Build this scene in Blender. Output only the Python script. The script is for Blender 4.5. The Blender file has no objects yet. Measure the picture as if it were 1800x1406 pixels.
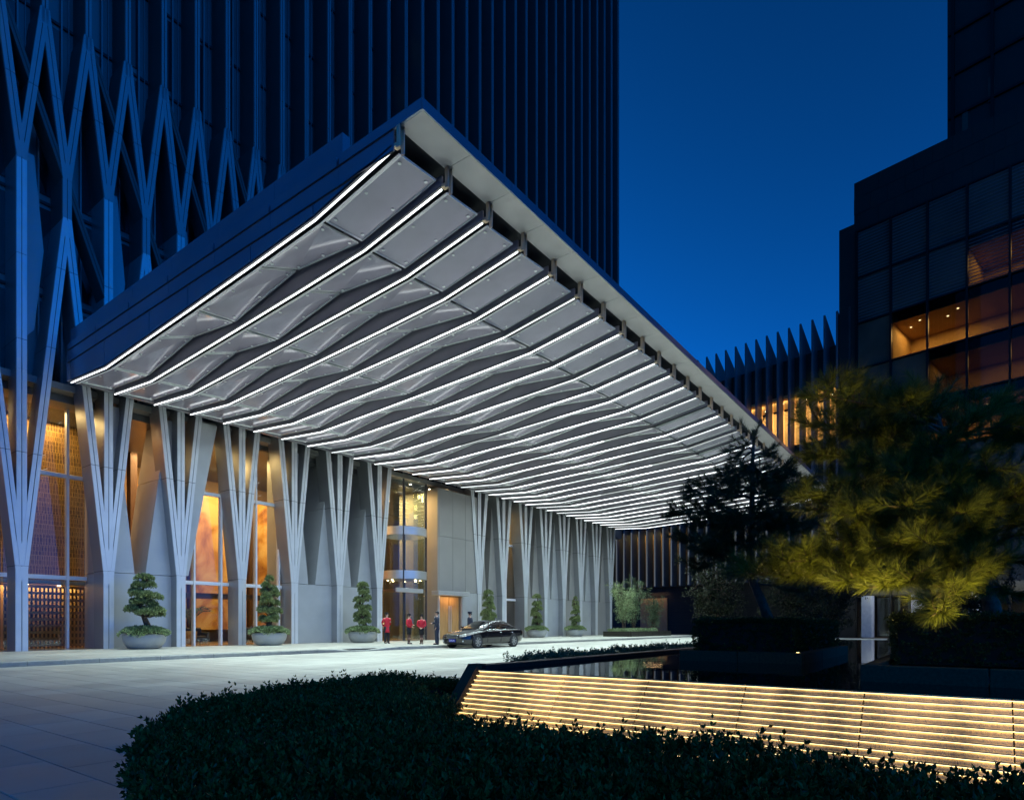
import bpy, bmesh, math, random
import numpy as np
from mathutils import Vector, Matrix
rng = np.random.default_rng(7)
random.seed(7)
sc = bpy.context.scene
COL = sc.collection
R = math.radians
# ------------------------------------------------------------------ camera
# world axes: +X along the hotel facade, +Y towards the facade, camera at the origin
CAM_H = 1.2
YAW = R(36.4)
cam_d = bpy.data.cameras.new('camera')
cam = bpy.data.objects.new('camera', cam_d); COL.objects.link(cam)
cam.location = (0, 0, CAM_H)
cam.rotation_euler = (R(90), 0, YAW - R(90))
cam_d.sensor_fit = 'HORIZONTAL'; cam_d.sensor_width = 36
cam_d.lens = 36 * 1098 / 1800
cam_d.shift_y = 395 / 1800
cam_d.clip_start = 0.05; cam_d.clip_end = 3000
sc.camera = cam
FX, FY = math.cos(YAW), math.sin(YAW)
def at(px, py, d):
    """a point d metres deep in front of the camera (surveyed from the photograph)"""
    t = (px - 900) / 1098 * d
    return Vector((FX * d + FY * t, FY * d - FX * t, CAM_H + (1098 - py) / 1098 * d))
# ------------------------------------------------------------------ sky: clear blue dusk
SUN_EL, SUN_AZ = R(4), R(185)
world = bpy.data.worlds.new('World'); sc.world = world; world.use_nodes = True
wn = world.node_tree; wn.nodes.clear()
sky = wn.nodes.new('ShaderNodeTexSky'); sky.sky_type = 'NISHITA'; sky.sun_disc = False
sky.sun_elevation = SUN_EL; sky.sun_rotation = SUN_AZ; sky.ozone_density = 4.0; sky.air_density = 1.0; sky.dust_density = 0.2
# after sunset only the blue of the sky is left: its blue channel, deepened towards the zenith, in one dusk hue
sep = wn.nodes.new('ShaderNodeSeparateColor'); pw = wn.nodes.new('ShaderNodeMath'); pw.operation = 'POWER'; pw.inputs[1].default_value = 2.35
cap = wn.nodes.new('ShaderNodeMath'); cap.operation = 'SMOOTH_MIN'; cap.inputs[1].default_value = 7.0; cap.inputs[2].default_value = 3.0
vs_ = wn.nodes.new('ShaderNodeVectorMath'); vs_.operation = 'SCALE'; vs_.inputs[0].default_value = (0.006, 0.375, 1.68)
bg = wn.nodes.new('ShaderNodeBackground'); bg.inputs[1].default_value = 0.127
wo = wn.nodes.new('ShaderNodeOutputWorld')
wn.links.new(sky.outputs[0], sep.inputs[0]); wn.links.new(sep.outputs[2], pw.inputs[0]); wn.links.new(pw.outputs[0], cap.inputs[0])
wn.links.new(cap.outputs[0], vs_.inputs['Scale']); wn.links.new(vs_.outputs[0], bg.inputs[0]); wn.links.new(bg.outputs[0], wo.inputs[0])
# ------------------------------------------------------------------ view
sc.view_settings.view_transform = 'Standard'; sc.view_settings.look = 'None'
sc.view_settings.exposure = 0.0; sc.view_settings.gamma = 1.0; sc.view_settings.use_curve_mapping = False
sc.render.engine = 'CYCLES'
sc.cycles.use_denoising = True
sc.cycles.max_bounces = 8; sc.cycles.diffuse_bounces = 4; sc.cycles.glossy_bounces = 4; sc.cycles.transparent_max_bounces = 16
sc.cycles.sample_clamp_indirect = 6.0
sc.cycles.caustics_reflective = False; sc.cycles.caustics_refractive = False
# ------------------------------------------------------------------ helpers
class MB:
    """collects geometry for one mesh"""
    def __init__(s): s.v = []; s.f = []; s.m = []; s.mi = 0
    def add(s, vs, fs):
        n = len(s.v); s.v += [tuple(p) for p in vs]
        for f in fs: s.f.append(tuple(i + n for i in f)); s.m.append(s.mi)
        return s
    def box(s, x0, x1, y0, y1, z0, z1):
        return s.add([(x0,y0,z0),(x1,y0,z0),(x1,y1,z0),(x0,y1,z0),(x0,y0,z1),(x1,y0,z1),(x1,y1,z1),(x0,y1,z1)],
                     [(0,3,2,1),(4,5,6,7),(0,1,5,4),(1,2,6,5),(2,3,7,6),(3,0,4,7)])
    def bbox(s, x0, x1, y0, y1, z0, z1, b=0.01):
        """box with chamfered edges"""
        bm = bmesh.new(); bmesh.ops.create_cube(bm, size=1)
        for v in bm.verts:
            v.co = Vector((x0 + (v.co.x + .5) * (x1 - x0), y0 + (v.co.y + .5) * (y1 - y0), z0 + (v.co.z + .5) * (z1 - z0)))
        bmesh.ops.bevel(bm, geom=bm.edges[:], offset=b, segments=1, affect='EDGES')
        bm.verts.index_update()
        s.add([v.co[:] for v in bm.verts], [[v.index for v in f.verts] for f in bm.faces]); bm.free(); return s
    def prism(s, poly, axis, a, b):
        """2D polygon extruded from a to b along axis: 'y' poly is (x,z), 'x' poly is (y,z), 'z' poly is (x,y)"""
        def p3(u, w, t): return {'y': (u, t, w), 'x': (t, u, w), 'z': (u, w, t)}[axis]
        n = len(poly)
        vs = [p3(u, w, a) for u, w in poly] + [p3(u, w, b) for u, w in poly]
        fs = [tuple(range(n)), tuple(range(2 * n - 1, n - 1, -1))] + [(i, i + n, (i + 1) % n + n, (i + 1) % n) for i in range(n)]
        return s.add(vs, fs)
    def tube(s, pts, rad, n=8, cap=True):
        pts = [Vector(p) for p in pts]
        if not hasattr(rad, '__len__'): rad = [rad] * len(pts)
        vs = []; up = Vector((0.13, 0.27, 0.95)).normalized()
        for i, p in enumerate(pts):
            t = (pts[min(i + 1, len(pts) - 1)] - pts[max(i - 1, 0)]).normalized()
            a = t.cross(up)
            if a.length < 1e-3: a = t.cross(Vector((1, 0, 0)))
            a.normalize(); b = t.cross(a)
            for k in range(n):
                an = 2 * math.pi * k / n
                vs.append(p + (a * math.cos(an) + b * math.sin(an)) * rad[i])
        fs = [(i * n + k, i * n + (k + 1) % n, (i + 1) * n + (k + 1) % n, (i + 1) * n + k) for i in range(len(pts) - 1) for k in range(n)]
        if cap:
            fs += [tuple(range(n - 1, -1, -1)), tuple((len(pts) - 1) * n + k for k in range(n))]
        return s.add(vs, fs)
    def lathe(s, prof, n=24, c=(0, 0), sx=1, sy=1):
        vs = []; fs = []
        for r, z in prof:
            for k in range(n):
                an = 2 * math.pi * k / n
                vs.append((c[0] + r * sx * math.cos(an), c[1] + r * sy * math.sin(an), z))
        for i in range(len(prof) - 1):
            for k in range(n): fs.append((i * n + k, i * n + (k + 1) % n, (i + 1) * n + (k + 1) % n, (i + 1) * n + k))
        fs += [tuple(range(n - 1, -1, -1)), tuple((len(prof) - 1) * n + k for k in range(n))]
        return s.add(vs, fs)
    def loft(s, rings, cap=True):
        n = len(rings[0]); vs = [p for r in rings for p in r]
        fs = [(i * n + k, i * n + (k + 1) % n, (i + 1) * n + (k + 1) % n, (i + 1) * n + k) for i in range(len(rings) - 1) for k in range(n)]
        if cap: fs += [tuple(range(n - 1, -1, -1)), tuple((len(rings) - 1) * n + k for k in range(n))]
        return s.add(vs, fs)
    def mesh(s, name, mats, smooth=False):
        me = bpy.data.meshes.new(name); me.from_pydata(s.v, [], s.f)
        mats = mats if isinstance(mats, (list, tuple)) else [mats]
        for m in mats: me.materials.append(M[m])
        if len(mats) > 1: me.polygons.foreach_set('material_index', s.m)
        if smooth: me.polygons.foreach_set('use_smooth', [True] * len(me.polygons))
        bm = bmesh.new(); bm.from_mesh(me); bmesh.ops.recalc_face_normals(bm, faces=bm.faces[:]); bm.to_mesh(me); bm.free()
        me.update(); return me
    def build(s, name, mats, parent=None, smooth=False):
        return link(name, s.mesh(name, mats, smooth), parent)
def wloc(o):
    p = Vector((0, 0, 0))
    while o is not None:
        p += Vector(o.location) + (o.matrix_parent_inverse.to_translation() if o.parent else Vector((0, 0, 0))); o = o.parent
    return p
def link(name, me, parent=None, loc=(0, 0, 0), world=True):
    """loc is in world axes when world is True, else relative to the parent"""
    o = bpy.data.objects.new(name, me); COL.objects.link(o); o.location = loc
    if parent is not None:
        o.parent = parent
        if world: o.matrix_parent_inverse = Matrix.Translation(-wloc(parent))
    return o
def tag(o, label=None, cat=None, group=None, kind=None):
    if label: o['label'] = label
    if cat: o['category'] = cat
    if group: o['group'] = group
    if kind: o['kind'] = kind
    return o
def thing(name, label, cat, loc=(0, 0, 0), group=None):
    o = bpy.data.objects.new(name, None); COL.objects.link(o); o.location = loc; o.empty_display_size = .2
    return tag(o, label, cat, group)
def copy_tree(o, parent=None):
    c = o.copy(); COL.objects.link(c)
    if parent is not None: c.parent = parent
    for ch in o.children: copy_tree(ch, c)
    return c
def npmesh(name, V, F, mat, tone=None, smooth=False):
    """numpy mesh of equal-sided faces with an optional per-point tone attribute"""
    me = bpy.data.meshes.new(name); k = F.shape[1]
    me.vertices.add(len(V)); me.vertices.foreach_set('co', np.ascontiguousarray(V, dtype=np.float32).ravel())
    me.loops.add(F.size); me.loops.foreach_set('vertex_index', F.astype(np.int32).ravel())
    me.polygons.add(len(F)); me.polygons.foreach_set('loop_start', np.arange(0, F.size, k, dtype=np.int32))
    me.polygons.foreach_set('loop_total', np.full(len(F), k, dtype=np.int32))
    me.polygons.foreach_set('use_smooth', np.full(len(F), bool(smooth)))
    if tone is not None:
        a = me.attributes.new('tone', 'FLOAT', 'POINT'); a.data.foreach_set('value', tone.astype(np.float32))
    me.materials.append(M[mat]); me.update(calc_edges=True); return me
# ------------------------------------------------------------------ materials
M = {}
def mat(name, col, rough=.5, metal=0.0, var=.08, scale=3.0, bump=0.0, bscale=40.0, spec=.5, emit=None, estr=0.0, tone=0.0, stretch=None, world=False, coat=0.0, sheen=0.0, rvar=0.0):
    m = bpy.data.materials.new(name); m.use_nodes = True; nt = m.node_tree; b = nt.nodes['Principled BSDF']
    b.inputs['Roughness'].default_value = rough; b.inputs['Metallic'].default_value = metal
    b.inputs['Specular IOR Level'].default_value = spec
    if coat: b.inputs['Coat Weight'].default_value = coat; b.inputs['Coat Roughness'].default_value = .05
    if emit: b.inputs['Emission Color'].default_value = (*emit, 1); b.inputs['Emission Strength'].default_value = estr
    tc = nt.nodes.new('ShaderNodeTexCoord'); mp = nt.nodes.new('ShaderNodeMapping')
    if world: tc = nt.nodes.new('ShaderNodeNewGeometry'); nt.links.new(tc.outputs['Position'], mp.inputs[0])
    else: nt.links.new(tc.outputs['Object'], mp.inputs[0])
    if stretch: mp.inputs['Scale'].default_value = stretch
    n = nt.nodes.new('ShaderNodeTexNoise'); n.inputs['Scale'].default_value = scale; n.inputs['Detail'].default_value = 5
    nt.links.new(mp.outputs[0], n.inputs['Vector'])
    mr = nt.nodes.new('ShaderNodeMapRange'); mr.inputs[1].default_value = .3; mr.inputs[2].default_value = .7
    mr.inputs[3].default_value = 1 - var; mr.inputs[4].default_value = 1 + var
    nt.links.new(n.outputs[0], mr.inputs[0])
    fac = mr.outputs[0]
    if tone:
        at_ = nt.nodes.new('ShaderNodeAttribute'); at_.attribute_name = 'tone'
        m2 = nt.nodes.new('ShaderNodeMapRange'); m2.inputs[3].default_value = 1 - tone; m2.inputs[4].default_value = 1 + tone
        nt.links.new(at_.outputs['Fac'], m2.inputs[0])
        mm = nt.nodes.new('ShaderNodeMath'); mm.operation = 'MULTIPLY'; nt.links.new(fac, mm.inputs[0]); nt.links.new(m2.outputs[0], mm.inputs[1]); fac = mm.outputs[0]
    vm = nt.nodes.new('ShaderNodeVectorMath'); vm.operation = 'SCALE'; vm.inputs[0].default_value = col
    nt.links.new(fac, vm.inputs['Scale']); nt.links.new(vm.outputs[0], b.inputs['Base Color'])
    if rvar:
        r2 = nt.nodes.new('ShaderNodeMapRange'); r2.inputs[1].default_value = .3; r2.inputs[2].default_value = .7
        r2.inputs[3].default_value = max(rough - rvar, .02); r2.inputs[4].default_value = rough + rvar
        nt.links.new(n.outputs[0], r2.inputs[0]); nt.links.new(r2.outputs[0], b.inputs['Roughness'])
    if bump:
        n2 = nt.nodes.new('ShaderNodeTexNoise'); n2.inputs['Scale'].default_value = bscale; n2.inputs['Detail'].default_value = 3
        nt.links.new(mp.outputs[0], n2.inputs['Vector'])
        bp = nt.nodes.new('ShaderNodeBump'); bp.inputs['Strength'].default_value = bump; bp.inputs['Distance'].default_value = .02
        nt.links.new(n2.outputs[0], bp.inputs['Height']); nt.links.new(bp.outputs[0], b.inputs['Normal'])
    M[name] = m; return m
def glow(name, col, s):
    m = bpy.data.materials.new(name); m.use_nodes = True; nt = m.node_tree; nt.nodes.clear()
    e = nt.nodes.new('ShaderNodeEmission'); e.inputs[0].default_value = (*col, 1); e.inputs[1].default_value = s
    o = nt.nodes.new('ShaderNodeOutputMaterial'); nt.links.new(e.outputs[0], o.inputs[0]); M[name] = m
def clear_glass(name, tint_=(.9, .95, .93), refl=1.0, rough=.0):
    """thin architectural glass: Fresnel reflection over straight transmission"""
    m = bpy.data.materials.new(name); m.use_nodes = True; nt = m.node_tree; nt.nodes.clear()
    tr = nt.nodes.new('ShaderNodeBsdfTransparent'); tr.inputs[0].default_value = (*tint_, 1)
    gl = nt.nodes.new('ShaderNodeBsdfGlossy'); gl.inputs['Roughness'].default_value = rough; gl.inputs[0].default_value = (refl, refl, refl, 1)
    fr = nt.nodes.new('ShaderNodeFresnel'); ge = nt.nodes.new('ShaderNodeNewGeometry'); io = nt.nodes.new('ShaderNodeMapRange')
    io.inputs[3].default_value = 1.5; io.inputs[4].default_value = 1 / 1.5       # same reflection from both sides of a thin pane
    nt.links.new(ge.outputs['Backfacing'], io.inputs[0]); nt.links.new(io.outputs[0], fr.inputs[0])
    mx = nt.nodes.new('ShaderNodeMixShader'); o = nt.nodes.new('ShaderNodeOutputMaterial')
    nt.links.new(fr.outputs[0], mx.inputs[0]); nt.links.new(tr.outputs[0], mx.inputs[1]); nt.links.new(gl.outputs[0], mx.inputs[2]); nt.links.new(mx.outputs[0], o.inputs[0])
    M[name] = m
mat('alu', (.50, .53, .56), .38, .35, .06, 1.2, .02, 8, rvar=.06)
mat('alu_bright', (.86, .87, .88), .35, .2, .04, 2)
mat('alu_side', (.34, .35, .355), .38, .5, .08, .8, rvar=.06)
mat('groove', (.03, .033, .04), .6)
mat('stone_panel', (.30, .29, .27), .5, .15, .08, .6, rvar=.08)
mat('fin_side', (.10, .10, .095), .5, .3, .08, .5)  # darkened so the colour itself carries the shade on the blade sides
mat('alu_upper', (.34, .365, .385), .42, .3, .07, .8, rvar=.06)
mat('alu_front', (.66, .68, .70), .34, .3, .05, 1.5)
mat('bay_metal', (.46, .475, .48), .40, .3, .07, .9, rvar=.06)
mat('cladding', (.20, .21, .215), .38, .35, .10, .25, rvar=.08)
mat('dark_frame', (.05, .055, .06), .4, .5)
mat('tower_glass', (.012, .016, .022), .06, 0, .3, .15, spec=.8)
mat('fin_metal', (.30, .315, .33), .45, .3, .06, .5)
mat('rib_metal', (.37, .35, .40), .45, .15, .06, 1)
mat('soffit', (.64, .59, .60), .5, .1, .05, 1.5)
mat('copper', (.75, .55, .36), .6, .0)
mat('fascia_blue', (.26, .31, .38), .25, .4, .06, .5)
mat('steel', (.66, .66, .65), .36, .7, .03, 2)
mat('lobby_wall', (.42, .29, .15), .5, 0, .10, .8)
mat('lobby_floor', (.34, .27, .19), .15, 0, .1, 1)
mat('lobby_ceiling', (.55, .47, .36), .6)
mat('dark_wood', (.10, .055, .03), .4, 0, .25, 2, stretch=(8, 8, 1))
mat('wood_panel', (.42, .24, .09), .4, 0, .2, 2, stretch=(6, 6, .6))
glow('led', (.93, .98, 1.0), 3.6)
glow('led_soft', (.93, .98, 1.0), 1.7)
glow('led_dim', (.93, .98, 1.0), .75)
glow('downlight', (1.0, .72, .42), 25)
glow('lamp_shade_glow', (1.0, .66, .32), 6)
clear_glass('glass', (.80, .86, .84))
clear_glass('glass_dark', (.55, .52, .45), .45)
def canopy_glass():
    m = mat('frit', (.46, .42, .53), .35, 0, .05, 1.5, spec=.55)
    nt = m.node_tree; b = nt.nodes['Principled BSDF']
    tc = nt.nodes.new('ShaderNodeTexCoord'); w = nt.nodes.new('ShaderNodeTexWave'); w.inputs['Scale'].default_value = 14; w.bands_direction = 'X'
    nt.links.new(tc.outputs['Object'], w.inputs[0])
    bp = nt.nodes.new('ShaderNodeBump'); bp.inputs['Strength'].default_value = .35; bp.inputs['Distance'].default_value = .01
    nt.links.new(w.outputs['Fac'], bp.inputs['Height']); nt.links.new(bp.outputs[0], b.inputs['Normal'])
canopy_glass()
mat('soffit_glass', (.42, .385, .47), .12, 0, .10, .8, spec=.4)
def gold_mosaic():
    m = mat('gold_mosaic', (.30, .16, .04), .35, .4, .3, 6)
    nt = m.node_tree; b = nt.nodes['Principled BSDF']
    tc = nt.nodes.new('ShaderNodeTexCoord'); mp = nt.nodes.new('ShaderNodeMapping'); mp.inputs['Rotation'].default_value = (R(90), 0, 0)
    nt.links.new(tc.outputs['Object'], mp.inputs[0])
    cols = []
    for sc_, (bw, rh) in ((2.9, (.45, .62)), (1.9, (.22, .95))):
        br = nt.nodes.new('ShaderNodeTexBrick'); br.inputs['Scale'].default_value = sc_; br.inputs['Brick Width'].default_value = bw; br.inputs['Row Height'].default_value = rh
        br.inputs['Mortar Size'].default_value = .035; br.offset = .37; br.squash = .6; br.squash_frequency = 3
        br.inputs['Color1'].default_value = (.10, .05, .012, 1); br.inputs['Color2'].default_value = (.26, .13, .03, 1); br.inputs['Mortar'].default_value = (.60, .36, .10, 1)
        nt.links.new(mp.outputs[0], br.inputs[0]); cols.append(br)
    wob_ = nt.nodes.new('ShaderNodeTexNoise'); wob_.inputs['Scale'].default_value = .8; nt.links.new(tc.outputs['Object'], wob_.inputs[0])
    mx = nt.nodes.new('ShaderNodeMix'); mx.data_type = 'RGBA'; nt.links.new(wob_.outputs[0], mx.inputs[0])
    nt.links.new(cols[0].outputs[0], mx.inputs[6]); nt.links.new(cols[1].outputs[0], mx.inputs[7]); nt.links.new(mx.outputs[2], b.inputs['Base Color'])
gold_mosaic()
def gold_paint():
    m = mat('gold_paint', (.6, .35, .1), .55)
    nt = m.node_tree; b = nt.nodes['Principled BSDF']
    tc = nt.nodes.new('ShaderNodeTexCoord'); n = nt.nodes.new('ShaderNodeTexNoise'); n.inputs['Scale'].default_value = .55; n.inputs['Detail'].default_value = 7; n.inputs['Distortion'].default_value = 1.2
    cr = nt.nodes.new('ShaderNodeValToRGB'); e = cr.color_ramp.elements
    e[0].position = .36; e[0].color = (.28, .10, .02, 1); e[1].position = .62; e[1].color = (.80, .52, .20, 1)
    k = cr.color_ramp.elements.new(.48); k.color = (.62, .31, .07, 1)
    nt.links.new(tc.outputs['Object'], n.inputs[0]); nt.links.new(n.outputs[0], cr.inputs[0]); nt.links.new(cr.outputs[0], b.inputs['Base Color'])
gold_paint()
# ================================================================== HOTEL TOWER
YC = 30.5                     # plane of the column fronts
SP = 3.115                    # column spacing
X0 = 8.45
DEP = 1.05
glow('lit_pane', (.30, .55, .50), .06)
tower = thing('hotel_tower', 'dark blue glass hotel tower with V shaped metal columns and vertical fins', 'tower', (30, 31, 0))
FXS = 7.675 - 1.5575 * 6      # first upper fin
ZN, ZV, ZA, ZTOP = 18.2, 19.8, 26.4, 96.0
# body, curtain wall backing
MB().prism([(-12, 10.9), (64.2, 10.9), (62.4, ZTOP), (-12, ZTOP)], 'y', YC + 1.45, 62).build('curtain_wall', 'cladding', tower)
# --- one column (base shaft + trunk + two legs), made once and shared
def strip(mb, xa, xb, za, zb, wa, y0, y1, cuts=(), cap=None):
    """a leaning double strip with a dark groove: centre goes from (xa,za) to (xb,zb)"""
    zs = [za] + [c for c in cuts if za < c < zb] + [zb]
    f = lambda z: xa + (xb - xa) * (z - za) / (zb - za)
    g = .014
    for a, b in zip(zs[:-1], zs[1:]):
        a2 = a + (.012 if a != za else 0); b2 = b - (.012 if b != zb else 0)
        for s in (-1, 1):
            i, o = s * g, s * wa
            mb.mi = 0
            q = [(f(a2) + i, a2), (f(a2) + o, a2), (f(b2) + o, b2), (f(b2) + i, b2)]
            if cap is None: mb.prism(q, 'y', y0, y1)
            else:       # paler front plate, darker blade: shade of the sides put into the colour
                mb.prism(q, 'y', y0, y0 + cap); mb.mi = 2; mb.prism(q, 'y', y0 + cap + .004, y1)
    mb.mi = 1
    mb.prism([(f(za) - g * .9, za), (f(za) + g * .9, za), (f(zb) + g * .9, zb), (f(zb) - g * .9, zb)], 'y', y0 + .035, y1 - .02)
    k = wa * .97
    mb.prism([(f(za) - k, za + .01), (f(za) + k, za + .01), (f(zb) + k, zb - .01), (f(zb) - k, zb - .01)], 'y', y0 + .03, y1 - .03)
    mb.mi = 0
LEG = 1.5575
CUTS = (3.55, 8.1, 12.6, 16.0)
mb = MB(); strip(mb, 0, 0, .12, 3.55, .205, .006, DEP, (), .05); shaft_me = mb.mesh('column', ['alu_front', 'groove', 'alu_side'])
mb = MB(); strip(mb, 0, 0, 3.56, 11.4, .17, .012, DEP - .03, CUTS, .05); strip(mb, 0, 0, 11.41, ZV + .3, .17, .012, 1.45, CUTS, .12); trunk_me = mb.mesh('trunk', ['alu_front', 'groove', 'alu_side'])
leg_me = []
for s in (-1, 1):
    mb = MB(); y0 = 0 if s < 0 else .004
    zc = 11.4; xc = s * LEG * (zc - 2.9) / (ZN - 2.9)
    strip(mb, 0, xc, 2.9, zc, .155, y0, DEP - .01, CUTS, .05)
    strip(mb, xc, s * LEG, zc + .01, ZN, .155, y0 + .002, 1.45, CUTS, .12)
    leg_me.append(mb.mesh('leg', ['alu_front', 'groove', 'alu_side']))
colx = [X0 + SP * k for k in range(-1, 7)] + [37.2 + 3.1 * j for j in range(0, 8)]
for x in colx:
    c = link('column', shaft_me, tower, (x, YC, 0))
    link('trunk', trunk_me, c, (x, YC, 0)); link('leg', leg_me[0], c, (x, YC, 0)); link('leg', leg_me[1], c, (x, YC, 0))
# --- lattice above the canopy
mb = MB(); strip(mb, 0, 0, ZN - .05, ZV + .3, .16, .01, 1.45, (), .12); node_me = mb.mesh('node', ['alu_upper', 'groove', 'fin_side'])
vee_me = []
for s in (-1, 1):
    mb = MB(); strip(mb, 0, s * LEG / 2, ZV, ZA, .16, 0 if s < 0 else .004, 1.44, (23.0,), .12); vee_me.append(mb.mesh('brace', ['alu_upper', 'groove', 'fin_side']))
web_me = MB().prism([(.16, 20.6), (.62, 20.6), (.95, 16.8), (.62, 13.4), (.16, 12.8)], 'y', .75, 1.44).mesh('web_panel', 'alu_upper')
xk = [X0 + SP * .5 * k for k in range(-2, 26)]
for i, x in enumerate(xk):
    if i % 2 == 1: link('node', node_me, tower, (x, YC, 0))
    else: link('web_panel', web_me, tower, (x, YC, 0))
    link('brace', vee_me[0], tower, (x, YC, 0)); link('brace', vee_me[1], tower, (x, YC, 0))
mb = MB(); strip(mb, 4.56, 0, 13.5, ZA - .1, .13, .03, .9, (), .1); diag_me = mb.mesh('diagonal', ['fin_side', 'groove', 'fin_side'])
for k in range(-1, 6): link('diagonal', diag_me, tower, (X0 + 1.5575 * 1.5 + SP * k, YC, 0))
# --- upper fins
mb = MB()
mb.box(-.11, -.02, 0, .1, ZA - .6, ZTOP); mb.box(.02, .11, 0, .1, ZA - .6, ZTOP); mb.mi = 2; mb.box(-.105, -.03, .104, 1.42, ZA - .6, ZTOP); mb.box(.03, .105, .104, 1.42, ZA - .6, ZTOP); mb.mi = 1; mb.box(-.03, .03, .04, 1.4, ZA - .5, ZTOP)
fin_me = mb.mesh('fin', ['fin_metal', 'groove', 'fin_side'])
fins = [FXS + SP / 2 * k for k in range(0, 41)]
for x in fins:
    if 1 < x < 63.6: link('fin', fin_me, tower, (x, YC, 0))
# --- windows between the fins: dark pane, mullion; spandrel per floor
pane_me = MB().box(-.62, .18, -.05, .0, .35, 3.75).mesh('window_pane', 'tower_glass')
mb = MB().box(-.66, -.60, -.16, -.002, 0, 84); mb.box(.18, .24, -.16, -.002, 0, 84); mb.box(.48, .51, -.09, -.002, 0, 84)
mull_me = mb.mesh('mullion', 'fin_metal')
cells = []
for x in fins:
    xc = x + SP / 4
    if not 2 < xc < 62.5: continue
    link('mullion', mull_me, tower, (xc, YC + 1.45, 11.2))
    for f in range(21):
        z = 11.2 + 4.0 * f
        d = FX * xc + FY * YC
        if (z + 3 - CAM_H) / d < 1.05: cells.append((d, xc, z))
cells.sort()
for d, x, z in cells[:290]: link('window_pane', pane_me, tower, (x, YC + 1.449, z))
mb = MB()
for d, x, z in cells[290:]: mb.box(x - .62, x + .18, YC + 1.40, YC + 1.449, z + .35, z + 3.75)
lit_me = MB().box(-.60, .16, -.055, -.002, 1.6, 3.4).mesh('window_pane', 'lit_pane')
for x, z in ((fins[19] + SP / 4, 35.2), (fins[20] + SP / 4, 39.2)): link('window_pane', lit_me, tower, (x, YC + 1.39, z))
if mb.v: tag(mb.build('window_panes', 'tower_glass', tower), kind='stuff')
for f in range(1, 21):
    z = 11.2 + 4.0 * f
    MB().box(2, 60.3, YC + 1.37, YC + 1.447, z - .06, z + .06).build('floor_band', 'groove', tower)
# --- solid bays between columns (metal walls with V shaped notches)
def bay(x0, x1, y=YC + .55, dep=2.2, m='bay_metal', z1=11.0, a=(.75, 1.25), b=(-.35, -1.35)):
    mb = MB()
    mb.prism([(x0, .15), (x1, .15), (x1, 3.54), (x0, 3.54)], 'y', y, y + dep)
    mb.prism([(x0, 3.565), (x0 + a[1], 3.565), (x0 + a[0], 8.09), (x0, 8.09)], 'y', y, y + dep)
    mb.prism([(x1, 3.565), (x1, 8.09), (x1 + (b[0] + b[1]) / 2.2, 8.09), (x1 + b[1], 3.565)], 'y', y + .003, y + dep)
    mb.prism([(x0, 8.115), (x0 + a[0], 8.115), (x0 + a[0] * .8, z1), (x0, z1)], 'y', y, y + dep)
    mb.prism([(x1, 8.115), (x1, z1), (x1 + b[0], z1), (x1 + (b[0] + b[1]) / 2.2, 8.115)], 'y', y + .003, y + dep)
    return mb.build('wall_panel', m, tower)
for k in (1, 4, 5):
    bay(X0 + SP * k + .02, X0 + SP * (k + 1) - .02)
for j in range(7):
    if j != 1: bay(37.2 + 3.1 * j + .02, 37.2 + 3.1 * (j + 1) - .02, m='stone_panel' if j % 2 == 0 else 'bay_metal', a=(1.1, 1.45), b=(-.9, -1.4))
for k in (4, 5): MB().box(X0 + SP * k + .03, X0 + SP * (k + 1) - .03, YC + 2.55, YC + 2.6, .16, 10.94).build('wall_panel', 'alu_side', tower)
MB().prism([(X0 + 2 * SP + .1, 3.58), (X0 + 2 * SP + .42, 3.58), (X0 + 2 * SP + 1.85, 11.2), (X0 + 2 * SP + .95, 11.2)], 'y', YC + .16, YC + 1.0).build('wall_panel', 'bay_metal', tower)
# entrance side wall: big flat panels over the swing door
for (xa, xb) in ((32.75, 34.2), (34.22, 35.6), (35.62, 37.0)):
    for za, zb in ((3.62, 7.55), (7.57, 10.95)):
        MB().box(xa, xb, YC + .1, YC + .6, za, zb).build('wall_panel', 'stone_panel', tower)
MB().box(35.3, 37.0, YC + .1, YC + .6, .15, 3.6).build('wall_panel', 'bay_metal', tower)
MB().box(32.6, 32.72, YC + .1, YC + 4, .15, 10.95).build('wall_panel', 'stone_panel', tower)
# --- lobby glazing
def glazing(x0, x1, splits, glz=YC + 1.07):
    zs = [.2, 3.32, 7.9, 10.9]
    xs = [x0] + splits + [x1]
    for a, b in zip(xs[:-1], xs[1:]):
        for c, d in zip(zs[:-1], zs[1:]):
            MB().box(a + .04, b - .04, glz, glz + .02, c + .05, d - .05).build('glass_pane', 'glass', tower)
    for x in xs[1:-1]:
        MB().bbox(x - .05, x + .05, glz - .16, glz + .1, .15, 10.95).build('mullion', 'alu_bright', tower)
    for z in zs[1:-1]:
        MB().bbox(x0, x1, glz - .12, glz + .08, z - .09, z + .09).build('transom', 'alu_bright', tower)
glazing(2.2, X0, [5.3, 7.4], YC + 2.5)
glazing(X0, X0 + SP, [X0 + .75, X0 + 2.35], YC + 2.5)
glz = YC + 1.9
glazing(X0 + 2 * SP, X0 + 3 * SP, [X0 + 2 * SP + 1.1, X0 + 2 * SP + 2.5])
glazing(X0 + 3 * SP, X0 + 4 * SP, [X0 + 3 * SP + 1.35, X0 + 3 * SP + 2.75])
glazing(40.4, 43.2, [41.8])
MB().box(32.0, 32.6, glz, glz + .02, .2, 10.9).build('glass_pane', 'glass', tower)
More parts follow.
